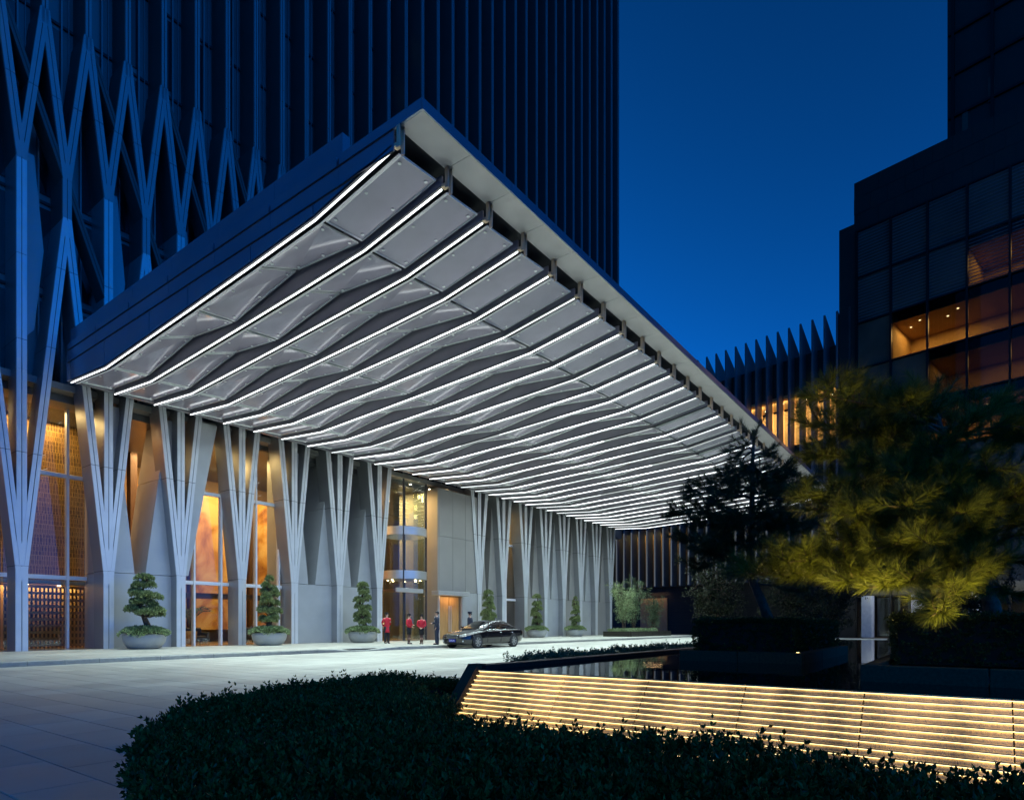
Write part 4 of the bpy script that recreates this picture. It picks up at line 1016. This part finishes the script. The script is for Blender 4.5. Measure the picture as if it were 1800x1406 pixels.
# ================================================================== PEOPLE
mat('skin', (.55, .34, .24), .5)
mat('red_cloth', (.50, .012, .03), .75, 0, .12, 20)
mat('black_cloth', (.012, .012, .015), .8, 0, .2, 20)
mat('navy_cloth', (.022, .028, .05), .75, 0, .2, 20)
mat('white_cloth', (.75, .74, .72), .7)
mat('hair', (.012, .009, .008), .45)
mat('gold_trim', (.6, .4, .12), .35, .7)
mat('stocking', (.10, .055, .045), .6)
def ell(c, rx, ry, n=14, rot=0):
    return [(c[0] + rx * math.cos(a) * math.cos(rot) - ry * math.sin(a) * math.sin(rot), c[1] + rx * math.cos(a) * math.sin(rot) + ry * math.sin(a) * math.cos(rot), c[2]) for a in [2 * math.pi * k / n for k in range(n)]]
def person(label, pos, face, h, kit, pose):
    """body is one skinned surface in local axes (x right, y forward); the empty is turned to face"""
    o = thing('person', label, 'person', pos); o.rotation_euler = (0, 0, face)
    k = h / 1.75; S = lambda *p: tuple(np.array(p) * k)
    J = {'pel': S(0, 0, .95), 'wai': S(0, 0, 1.10), 'che': S(0, .01, 1.32), 'nk': S(0, .0, 1.47), 'nk2': S(0, .02, 1.54), 'hd': S(0, .03, 1.62), 'tp': S(0, .02, 1.70)}
    E = [('pel', 'wai'), ('wai', 'che'), ('che', 'nk'), ('nk', 'nk2'), ('nk2', 'hd'), ('hd', 'tp')]
    Rd = {'pel': (.135, .10), 'wai': (.125, .09), 'che': (.15, .105), 'nk': (.075, .07), 'nk2': (.052, .052), 'hd': (.075, .088), 'tp': (.062, .07)}
    for s, n_ in ((-1, 'l'), (1, 'r')):
        el, wr = pose[n_]
        J['sh' + n_] = S(s * .185, 0, 1.42); J['el' + n_] = S(*el); J['wr' + n_] = S(*wr)
        d = Vector(wr) - Vector(el); d.normalize(); w = Vector(wr); hm = w + d * .07
        J['hm' + n_] = S(*hm)
        E += [('che', 'sh' + n_), ('sh' + n_, 'el' + n_), ('el' + n_, 'wr' + n_), ('wr' + n_, 'hm' + n_)]
        Rd.update({'sh' + n_: (.06, .06), 'el' + n_: (.042, .042), 'wr' + n_: (.028, .028), 'hm' + n_: (.035, .018)})
        sd = d.cross(Vector((0, 0, 1)) if abs(d.z) < .8 else Vector((0, 1, 0))).normalized()
        for q in range(4):
            a = hm + sd * (.026 - .017 * q); b = a + d * (.035, .042, .040, .03)[q]; c = b + d * .025 + Vector((0, .012, -.004))
            for nm, p in (('fa', a), ('fb', b), ('fc', c)): J[nm + n_ + str(q)] = S(*p); Rd[nm + n_ + str(q)] = (.0085, .0085)
            E += [('hm' + n_, 'fa' + n_ + str(q)), ('fa' + n_ + str(q), 'fb' + n_ + str(q)), ('fb' + n_ + str(q), 'fc' + n_ + str(q))]
        th = w + d * .03 + sd * .04; J['th' + n_] = S(*th); J['tj' + n_] = S(*(th + d * .035 + sd * .008)); Rd['th' + n_] = (.011, .011); Rd['tj' + n_] = (.009, .009)
        E += [('wr' + n_, 'th' + n_), ('th' + n_, 'tj' + n_)]
        fx = pose.get('feet', .09)
        J['hip' + n_] = S(s * .09, 0, .90); J['kn' + n_] = S(s * fx, .015, .49); J['an' + n_] = S(s * fx, -.015, .08); J['to' + n_] = S(s * (fx + .03), .15, .035)
        E += [('pel', 'hip' + n_), ('hip' + n_, 'kn' + n_), ('kn' + n_, 'an' + n_), ('an' + n_, 'to' + n_)]
        Rd.update({'hip' + n_: (.085, .09), 'kn' + n_: (.055, .058), 'an' + n_: (.038, .042), 'to' + n_: (.035, .025)})
    names = list(J); idx = {n: i for i, n in enumerate(names)}
    me = bpy.data.meshes.new('body'); me.from_pydata([J[n] for n in names], [(idx[a], idx[b]) for a, b in E], []); me.materials.append(M['skin'])
    b = link('body', me, o, world=False)
    md = b.modifiers.new('skin', 'SKIN'); md.use_smooth_shade = True
    for n in names:
        v = me.skin_vertices[0].data[idx[n]]; v.radius = (Rd[n][0] * k, Rd[n][1] * k); v.use_root = n == 'pel'
    b.modifiers.new('sub', 'SUBSURF').levels = 1; b.modifiers['sub'].render_levels = 1
    part = lambda nm, mb, m, sm=True: link(nm, mb.mesh(nm, m, sm), o, world=False)
    # face: nose, dark eyes, mouth
    f = MB(); hz = 1.625 * k
    f.loft([ell((0, .118 * k, hz - .030 * k), .017 * k, .013 * k, 8), ell((0, .116 * k, hz), .009 * k, .008 * k, 8)]); part('nose', f, 'skin')
    for s in (-1, 1):
        part('eye', MB().lathe([(.003 * k, hz + .004 * k), (.010 * k, hz + .010 * k), (.003 * k, hz + .016 * k)], 8, (s * .032 * k, .108 * k)), 'hair')
        part('ear', MB().loft([ell((s * .082 * k, .02 * k, hz - .03 * k), .008 * k, .014 * k, 8), ell((s * .088 * k, .015 * k, hz), .010 * k, .020 * k, 8), ell((s * .086 * k, .015 * k, hz + .025 * k), .008 * k, .015 * k, 8)]), 'skin')
    part('mouth', MB().box(-.022 * k, .022 * k, .108 * k, .114 * k, hz - .052 * k, hz - .045 * k), 'red_cloth', False)
    # hair cap
    hh = MB().loft([ell((0, -.012 * k, (1.60 + z) * k), r * .098 * k, r * .108 * k, 14) for z, r in ((-.02, .80), (.02, .93), (.06, .97), (.10, .86), (.125, .62), (.138, .25))])
    part('hair', hh, 'hair')
    if kit.get('bun'): part('hair_bun', MB().lathe([(.01, 1.60), (.045, 1.62), (.05, 1.65), (.04, 1.68), (.01, 1.69)], 10, (0, -.11 * k)), 'hair')
    # jacket: torso shell with skirt, sleeves
    jm = kit['jacket']; zb = kit['hem']
    prof = [(zb, .175, .145), (zb + .12 if zb < .8 else .92, .168, .135), (.98, .160, .128), (1.10, .148, .116), (1.22, .165, .125), (1.34, .185, .130), (1.42, .170, .110), (1.475, .085, .075)]
    if zb > .85: prof = [(zb, .163, .125)] + prof[3:]
    j = MB().loft([ell((0, .005 * k, z * k), rx * k, ry * k, 16) for z, rx, ry in prof]); jk = part('jacket', j, jm)
    for s, n_ in ((-1, 'l'), (1, 'r')):
        el, wr = pose[n_]; a = Vector((s * .150, 0, 1.415)); e = Vector(el); w = Vector(wr); w2 = e + (w - e) * .96
        sl = MB().tube([tuple(p * k) for p in (a, a + (e - a) * .35 + Vector((s * .02, 0, .0)), e + (a - e) * .12, e + (w - e) * .15, w2)], [.072 * k, .068 * k, .058 * k, .055 * k, .042 * k], 10)
        link('sleeve', sl.mesh('sleeve', jm, True), jk, world=False)
    if kit.get('shirt'):
        c = MB().add([S(-.035, .118, 1.46), S(.035, .118, 1.46), S(.006, .140, 1.16), S(-.006, .140, 1.16), S(-.035, .10, 1.46), S(.035, .10, 1.46), S(.006, .12, 1.16), S(-.006, .12, 1.16)], [(0, 1, 2, 3), (0, 4, 5, 1), (1, 5, 6, 2), (3, 7, 4, 0)])
        link('shirt_front', c.mesh('shirt_front', 'white_cloth'), jk, world=False)
        c = MB().add([S(-.010, .1425, 1.43), S(.010, .1425, 1.43), S(.008, .1465, 1.17), S(-.008, .1465, 1.17)], [(0, 1, 2, 3)]); link('necktie', c.mesh('necktie', 'navy_cloth'), jk, world=False)
    if kit.get('belt'): link('belt', MB().loft([ell((0, .005 * k, z * k), .156 * k, .125 * k, 16) for z in (1.055, 1.10)], False).mesh('belt', 'black_cloth', True), jk, world=False)
    # trousers or skirt
    fx = pose.get('feet', .09)
    if kit['lower'] == 'trousers':
        for s in (-1, 1):
            part('trouser_leg', MB().loft([ell(S(s * .085, 0, .97), .105 * k, .115 * k, 12), ell(S(s * .09, 0, .80), .100 * k, .112 * k, 12), ell(S(s * fx, .01, .49), .078 * k, .085 * k, 12), ell(S(s * fx, -.01, .10), .068 * k, .082 * k, 12), ell(S(s * fx, .0, .05), .070 * k, .095 * k, 12)]), kit['lower_m'])
    else:
        part('skirt', MB().loft([ell(S(0, 0, 1.02), .150 * k, .118 * k, 16), ell(S(0, 0, .86), .178 * k, .14 * k, 16), ell(S(0, .005, .56), .150 * k, .125 * k, 16)]), kit['lower_m'])
        for s in (-1, 1):
            part('stocking', MB().loft([ell(S(s * fx, .012, .57), .062 * k, .066 * k, 10), ell(S(s * fx, .01, .47), .058 * k, .062 * k, 10), ell(S(s * fx, -.018, .32), .056 * k, .062 * k, 10), ell(S(s * fx, -.012, .10), .042 * k, .046 * k, 10)]), 'stocking')
    for s in (-1, 1):
        part('shoe', MB().loft([ell(S(s * fx, -.055, .0), .045 * k, .045 * k, 12), ell(S(s * (fx + .012), .05, .001), .052 * k, .13 * k, 12), ell(S(s * (fx + .012), .05, .045), .05 * k, .122 * k, 12), ell(S(s * fx, -.01, .095), .046 * k, .06 * k, 12)]), 'black_cloth')
    if kit.get('hat'):
        z = 1.70
        if kit['hat'] == 'peaked':
            ht = MB().loft([ell(S(0, 0, z - .03), .098 * k, .108 * k, 16), ell(S(0, 0, z + .01), .098 * k, .108 * k, 16), ell(S(0, .01, z + .05), .135 * k, .14 * k, 16), ell(S(0, .01, z + .075), .12 * k, .125 * k, 16)])
            c = part('peaked_cap', ht, 'navy_cloth'); link('visor', MB().prism([(x * k, y * k) for x, y in ((-.085, .07), (-.06, .15), (0, .175), (.06, .15), (.085, .07))], 'z', (z - .035) * k, (z - .022) * k).mesh('visor', 'black_cloth'), c, world=False)
        else:
            ht = MB().loft([ell(S(0, -.005, z - .02), .094 * k, .102 * k, 16), ell(S(0, -.005, z + .03), .097 * k, .105 * k, 16), ell(S(0, -.005, z + .058), .09 * k, .097 * k, 16)]); part('pillbox_hat', ht, 'black_cloth')
    return o
gp_ = lambda px, py, z=.15: (lambda d: (FX * d + FY * (px - 900) / 1098 * d, FY * d - FX * (px - 900) / 1098 * d, z))(1098 * (CAM_H - z) / (py - 1098))
down = {'l': ((-.245, -.02, 1.12), (-.25, .04, .86)), 'r': ((.245, -.02, 1.12), (.25, .04, .86))}
back = {'l': ((-.26, -.08, 1.13), (-.10, -.15, .98)), 'r': ((.26, -.08, 1.13), (.10, -.15, .98))}
clasp = {'l': ((-.25, .0, 1.13), (-.06, .20, .97)), 'r': ((.25, .0, 1.13), (.06, .21, .98)), 'feet': .05}
fold = {'l': ((-.25, .02, 1.12), (-.10, .22, 1.10)), 'r': ((.25, .0, 1.12), (.06, .23, .99)), 'feet': .06}
TOC = YAW + R(90)      # turned towards the camera
P = gp_(680, 1130.5)
person('person in long red coat and black trousers with hands behind back', P, TOC + R(35), 1.74, dict(jacket='red_cloth', hem=.62, lower='trousers', lower_m='black_cloth', hat='pillbox', belt=False), back)
person('person in red jacket and black skirt, turned sideways with forearms raised', gp_(719, 1131.5), TOC + R(70), 1.66, dict(jacket='red_cloth', hem=.90, lower='skirt', lower_m='black_cloth', hat='pillbox', bun=True), fold)
person('person in red jacket and black skirt facing out with hands clasped', gp_(741, 1131.5), TOC, 1.60, dict(jacket='red_cloth', hem=.90, lower='skirt', lower_m='black_cloth', bun=True, hat='pillbox'), clasp)
person('person in dark suit and white shirt standing by the front of the car', gp_(768, 1132.5), TOC - R(70), 1.80, dict(jacket='navy_cloth', hem=.80, lower='trousers', lower_m='navy_cloth', shirt=True), {'l': ((-.25, -.02, 1.12), (-.23, .1, .88)), 'r': ((.25, .02, 1.13), (.12, .24, 1.10))})
q = at(826, 1098, 36.3)
person('person in navy uniform and peaked cap behind the car', (q.x, q.y, .15), TOC - R(60), 1.80, dict(jacket='navy_cloth', hem=.80, lower='trousers', lower_m='navy_cloth', hat='peaked', belt=True), down)
# ================================================================== LOBBY FURNISHINGS SEEN THROUGH THE GLASS
def table_lamp(label, x, y, zt=.75):
    t = thing('side_table', 'dark side table carrying the lamp, ' + label, 'table', (x, y, .15))
    MB().bbox(x - .45, x + .45, y - .3, y + .3, zt - .04, zt, .01).build('table_top', 'dark_wood', t)
    for sx in (-1, 1):
        for sy in (-1, 1): MB().box(x + sx * .4 - .03, x + sx * .4 + .03, y + sy * .25 - .03, y + sy * .25 + .03, .15, zt - .04).build('leg', 'dark_wood', t)
    o = thing('table_lamp', 'glowing drum shade table lamp ' + label, 'lamp', (x, y, zt))
    MB().lathe([(.10, zt), (.12, zt + .02), (.05, zt + .08), (.09, zt + .2), (.05, zt + .34), (.02, zt + .36), (.02, zt + .45)], 14, (x, y)).build('base', 'pot_stone', o, True)
    MB().lathe([(.30, zt + .42), (.25, zt + .78)], 20, (x, y)).build('lamp_shade', 'lamp_shade_glow', o, True)
table_lamp('behind the third column', 16.3, 35.2)
table_lamp('behind the revolving door', 29.4, 36.0)
def sofa(label, x, y):
    o = thing('armchair', label, 'armchair', (x, y, .15))
    MB().bbox(x - .4, x + .4, y - .38, y + .38, .32, .58, .05).build('seat', 'navy_cloth', o)
    MB().bbox(x - .45, x + .45, y + .30, y + .5, .30, 1.05, .06).build('backrest', 'navy_cloth', o)
    for s in (-1, 1):
        MB().bbox(x + s * .47 - .09, x + s * .47 + .09, y - .4, y + .48, .26, .78, .04).build('armrest', 'navy_cloth', o)
        for yy in (-.3, .4): MB().box(x + s * .4 - .03, x + s * .4 + .03, y + yy - .03, y + yy + .03, .15, .30).build('leg', 'dark_wood', o)
sofa('dark armchair in the lobby beside the lamp table', 15.2, 35.0)
sofa('dark armchair in the lobby under the gold screen', 18.2, 36.0)
sofa('dark armchair in the lobby seen between fourth and fifth columns', 21.3, 35.6)
pm = thing('indoor_palm', 'potted palm with arching fronds in the lobby by the lamp', 'palm', (17.0, 34.3, .15))
MB().lathe([(.22, .15), (.30, .5), (.33, .85), (.30, .86)], 16, (17.0, 34.3)).build('pot', 'wood_panel', pm, True)
mb = MB(); parts = []
for k in range(16):
    a = 2 * math.pi * k / 16 + rng.random() * .3; l = rng.uniform(.7, 1.1)
    c = bez((17.0, 34.3, .85), (17.0 + .2 * math.cos(a), 34.3 + .2 * math.sin(a), 2.0 + .5 * rng.random()), (17 + l * math.cos(a), 34.3 + l * math.sin(a), 1.9 + .5 * rng.random()), 12)
    mb.tube([tuple(p) for p in c], .012, 4)
    for i in range(4, 12):
        for s in (-1, 1):
            d = c[i] - c[i - 1]; sd = np.cross(d, [0, 0, 1]) * s; sd /= np.linalg.norm(sd) + 1e-9
            parts.append(leaf_arrays(np.array([c[i]]), np.array([d / np.linalg.norm(d) * .6 + sd]), [.32], .14))
tag(mb.build('stems', 'leaf_shrub', pm), kind='stuff')
V, F = join(parts); foliage('fronds', V, F, 'leaf_shrub', pm)
# ================================================================== LOUVRED LINK BUILDING + DARK OFFICE BLOCK
CB = Vector((70, 9.5)); UF = Vector((math.cos(R(78.7)), math.sin(R(78.7)))); UN = Vector((-UF.y, UF.x))   # UF along the face, UN towards the hotel court
def wp(s, n, z): p = CB + UF * s + UN * n; return (p.x, p.y, z)
def obox(mb, s0, s1, n0, n1, z0, z1):
    vs = [wp(s0, n0, z0), wp(s1, n0, z0), wp(s1, n1, z0), wp(s0, n1, z0), wp(s0, n0, z1), wp(s1, n0, z1), wp(s1, n1, z1), wp(s0, n1, z1)]
    return mb.add(vs, [(0, 3, 2, 1), (4, 5, 6, 7), (0, 1, 5, 4), (1, 2, 6, 5), (2, 3, 7, 6), (3, 0, 4, 7)])
mat('louvre', (.17, .185, .20), .5, .3, .1, .4)
mat('block_stone', (.035, .031, .024), .5, .1, .15, .3)
mat('block_glass', (.11, .098, .07), .22, 0, .35, .3, spec=.3)
mat('block_mullion', (.012, .012, .012), .4, .4)
mat('room_wall', (.50, .33, .16), .7, 0, .1, .5)
mat('pale_column', (.6, .6, .58), .5)
glow('room_spot', (1, .8, .5), 8)
glow('fin_edge', (.75, .87, 1.0), .12)  # canopy light on the fin fronts, put in as emission
lk = thing('louvred_wing', 'low wing with tall pointed vertical louvres and a band of lit windows', 'building', wp(14, 0, 0))
obox(MB(), 0, 34, -9, -1.2, 26.2, 29.98).build('upper_wall', 'block_stone', lk)
obox(MB(), 0, 34, -9, -1.2, 13.6, 20.6).build('middle_wall', 'block_stone', lk)
obox(MB(), 0, 34, -9, -1.0, -.05, 6.0).build('base_wall', 'granite_dark', lk)
obox(MB(), 0, 34, -5.2, -5.0, 20.6, 26.2).build('room_wall', 'room_wall', lk)
obox(MB(), 0, 34, -5.0, -1.2, 25.9, 26.2).build('room_ceiling', 'room_wall', lk)
obox(MB(), 0, 34, -3.2, -3.0, 6.0, 13.6).build('room_wall', 'room_wall', lk)
fs = .35; step = 1.215
for k in range(27):
    s = fs + step * k; mb = MB(); t = .10
    pts = [(0, 6.0), (0, 32.9), (-1.19, 31.85), (-1.19, 6.0)]
    vs = [wp(s - t, n, z) for n, z in pts] + [wp(s + t, n, z) for n, z in pts]
    mb.add(vs, [(0, 1, 2, 3), (7, 6, 5, 4), (0, 4, 5, 1), (1, 5, 6, 2), (2, 6, 7, 3), (3, 7, 4, 0)]); hp = [(-1.2, 30.0), (-1.2, 31.84), (-3.3, 30.0)]; mb.add([wp(s - t, n, z) for n, z in hp] + [wp(s + t, n, z) for n, z in hp], [(0, 1, 2), (5, 4, 3), (0, 3, 4, 1), (1, 4, 5, 2)]); mb.build('louvre', 'louvre', lk)
    if k > 2: obox(MB(), s - .09, s + .09, .002, .03, 6.1, 13.3).build('edge_glow', 'fin_edge', lk)  # no lamp: a glowing strip stands in for light falling on the edge
    a, b = s + .12, s + step - .12
    for z0, z1 in ((20.7, 24.55), (24.75, 26.1), (7.6, 13.5)):
        w = obox(MB(), a + .05, b - .05, -1.45, -1.42, z0, z1).build('window_pane', 'glass', lk)
    obox(MB(), a, b, -1.5, -1.38, 24.55, 24.75).build('transom', 'block_mullion', lk)
    obox(MB(), a, b, -1.5, -1.38, 6.0, 7.6).build('spandrel', 'louvre', lk)
    if k % 2 == 0:
        c = wp(s + .6, -2.6 - (k % 3) * .5, 25.86); MB().lathe([(.08, 25.84), (.08, 25.87)], 10, c[:2]).build('downlight', 'room_spot', lk)
for s in range(2, 30, 5): area('room_light', wp(s, -1.7, 25.6), 4.6, .3, 420, (1, .62, .26), (R(52), 0, R(78.7) + math.pi))
for s in (23, 27): area('room_light', wp(s, -2.2, 13.3), 3, .6, 28, (1, .66, .26), (0, 0, R(78.7)))
# timber doors at the foot
for s in (22.2, 24.4):
    obox(MB(), s, s + 1.9, -.99, -.9, .0, 4.6).build('timber_panel', 'wood_panel', lk)
area('door_light', wp(24, -.2, 5.4), 3, .3, 25, (1, .62, .3), (0, 0, R(78.7)))
for k in range(14): obox(MB(), 0, 34, -.99, -.94 + .008 * (k % 2), .3 + .41 * k, .36 + .41 * k).build('base_rail', 'block_mullion', lk)
# --- dark block
bk = thing('office_block', 'dark glazed office block with stone parapet and a few lit rooms', 'building', wp(-25, -10, 0))
ZR = 45.0
BAY = 3.0
flo = [4.0, 8.45, 12.95, 17.4, 21.9, 26.4, 30.9, 35.4, 40.0]
obox(MB(), -60, -.2, -30, -6, -.05, 44.8).build('core', 'block_stone', bk)
obox(MB(), -60, 0, -6, -.15, 40.1, ZR).build('parapet', 'block_stone', bk)
obox(MB(), -.15, 1.35, -8, .0, -.05, 40.9).build('corner_pier', 'block_stone', bk)
for r_ in range(3):
    for c_ in range(22):
        s0 = -1.5 * c_ - (0 if r_ % 2 else .7); z0 = 40.2 + 1.6 * r_
        obox(MB(), s0 - 1.47, s0, -.148, -.10 - .01 * ((c_ * 7 + r_ * 3) % 3), z0, z0 + 1.57).build('stone_slab', 'block_stone', bk)
lit = {(3, 5): .05, (5, 6): .25, (4, 5): .1, (2, 4): .1, (3, 4): .15, (4, 4): .2, (5, 3): .6, (1, 5): 1.0, (2, 5): .8, (3, 6): .25, (4, 6): .3, (2, 3): .5, (3, 3): .7, (4, 3): .7, (1, 3): .3}
for c_ in range(18):
    s1 = -.3 - BAY * c_; s0 = s1 - BAY
    obox(MB(), s1 - .08, s1 + .08, -.1, .18, 0, 40.05).build('mullion', 'block_mullion', bk)
    for f in range(len(flo) - 1):
        z0, z1 = flo[f], flo[f + 1]
        L = lit.get((c_, f), 0)
        obox(MB(), s0 + .09, s1 - .09, -.12, -.08, z0 + .08, z1 - .08).build('window_pane', 'glass_dark' if L else 'block_glass', bk)
        if L:
            mb = MB(); obox(mb, s0, s1, -5.9, -5.8, z0, z1)
            mb.build('room_wall', 'room_wall', bk)
            obox(MB(), s0, s1, -5.8, -.4, z1 - .9, z1 - .8).build('room_ceiling', 'room_wall', bk)
            obox(MB(), s0, s1, -5.8, -.2, z0 + .0, z0 + .1).build('room_floor', 'block_stone', bk)
            if (c_ + 1, f) not in lit: obox(MB(), s0, s0 + .1, -5.8, -.2, z0, z1).build('room_side', 'room_wall', bk)
            if (c_ - 1, f) not in lit: obox(MB(), s1 - .1, s1, -5.8, -.2, z0, z1).build('room_side', 'room_wall', bk)
            area('room_light', wp((s0 + s1) / 2, -3, z1 - 1.0), 2, 3, 300 * L, (1, .62, .20), (0, 0, R(78.7)))
            for q in range(2 if L >= .5 else 0):
                c = wp(s0 + 1 + q, -1.5 - q, 0); MB().lathe([(.09, z1 - .93), (.09, z1 - .905)], 10, c[:2]).build('downlight', 'room_spot', bk)
for f in flo: obox(MB(), -54, -.25, -.1, .10, f - .07, f + .07).build('transom', 'block_mullion', bk)
# louvre texture of the shaded floors: thin sun blades on the three upper floors
for c_ in range(8):
    s1 = -.3 - BAY * c_; mb = MB()
    for z in np.arange(31.1, 39.9, .30): obox(mb, s1 - BAY + .1, s1 - .1, -.075, -.03, z, z + .07)
    tag(mb.build('sun_blades', 'louvre', bk), kind='stuff')
# ground floor of the block: pale columns and a lit glass front
for k in range(10):
    s = -1.5 - 4.2 * k
    obox(MB(), s - .45, s + .45, .25, 1.0, 0, 4.0).build('column', 'pale_column', bk)
area('porch_light', wp(-9, 1.6, 5.0), 14, .5, 260, (.85, .93, 1), (0, 0, R(78.7)))
area('lobby_light', wp(-9, -3, 3.6), 14, 1.5, 120, (1, .75, .45), (0, 0, R(78.7)))
for k in range(12): obox(MB(), -.4 - 1.6 * k - 1.5, -.4 - 1.6 * k, -.2, -.17, .1, 3.8).build('window_pane', 'glass', bk)
# taller tower behind
tw = thing('office_tower', 'very dark tower shaft rising behind the office block', 'tower', wp(-30, -40, 0))
obox(MB(), -70, -5.9, -40, -8.5, 45.05, 130).build('shaft', 'block_stone', tw)
for k in range(14):
    s = -6.4 - 3.2 * k
    obox(MB(), s - .12, s + .12, -8.49, -8.2, 45.05, 130).build('mullion', 'block_mullion', tw)
for f in range(20): obox(MB(), -60, -6.0, -8.49, -8.3, 48 + 4.2 * f, 48.25 + 4.2 * f).build('floor_band', 'block_mullion', tw)
for s, z in ((-9.5, 52), (-13.2, 55.0), (-7.4, 50)): obox(MB(), s - .25, s + .25, -8.48, -8.4, z, z + 2.4).build('window_pane', 'block_glass', tw)
# tiny white marker lights on the far pavement
glow('marker', (1, .97, .9), 12)
bead = MB().lathe([(.02, 0), (.07, .05), (.07, .1), (.02, .15)], 8).mesh('marker_light', 'marker')
for k in range(9):
    q = at(1497 + 5.4 * k + rng.normal(0, 1), 1128 - .3 * k, 43 + rng.normal(0, .6)); tag(link('marker_light', bead, None, (q.x, q.y, 0)), 'tiny white marker light on the ground before the pale columns', 'marker light', 'marker lights between the planters')
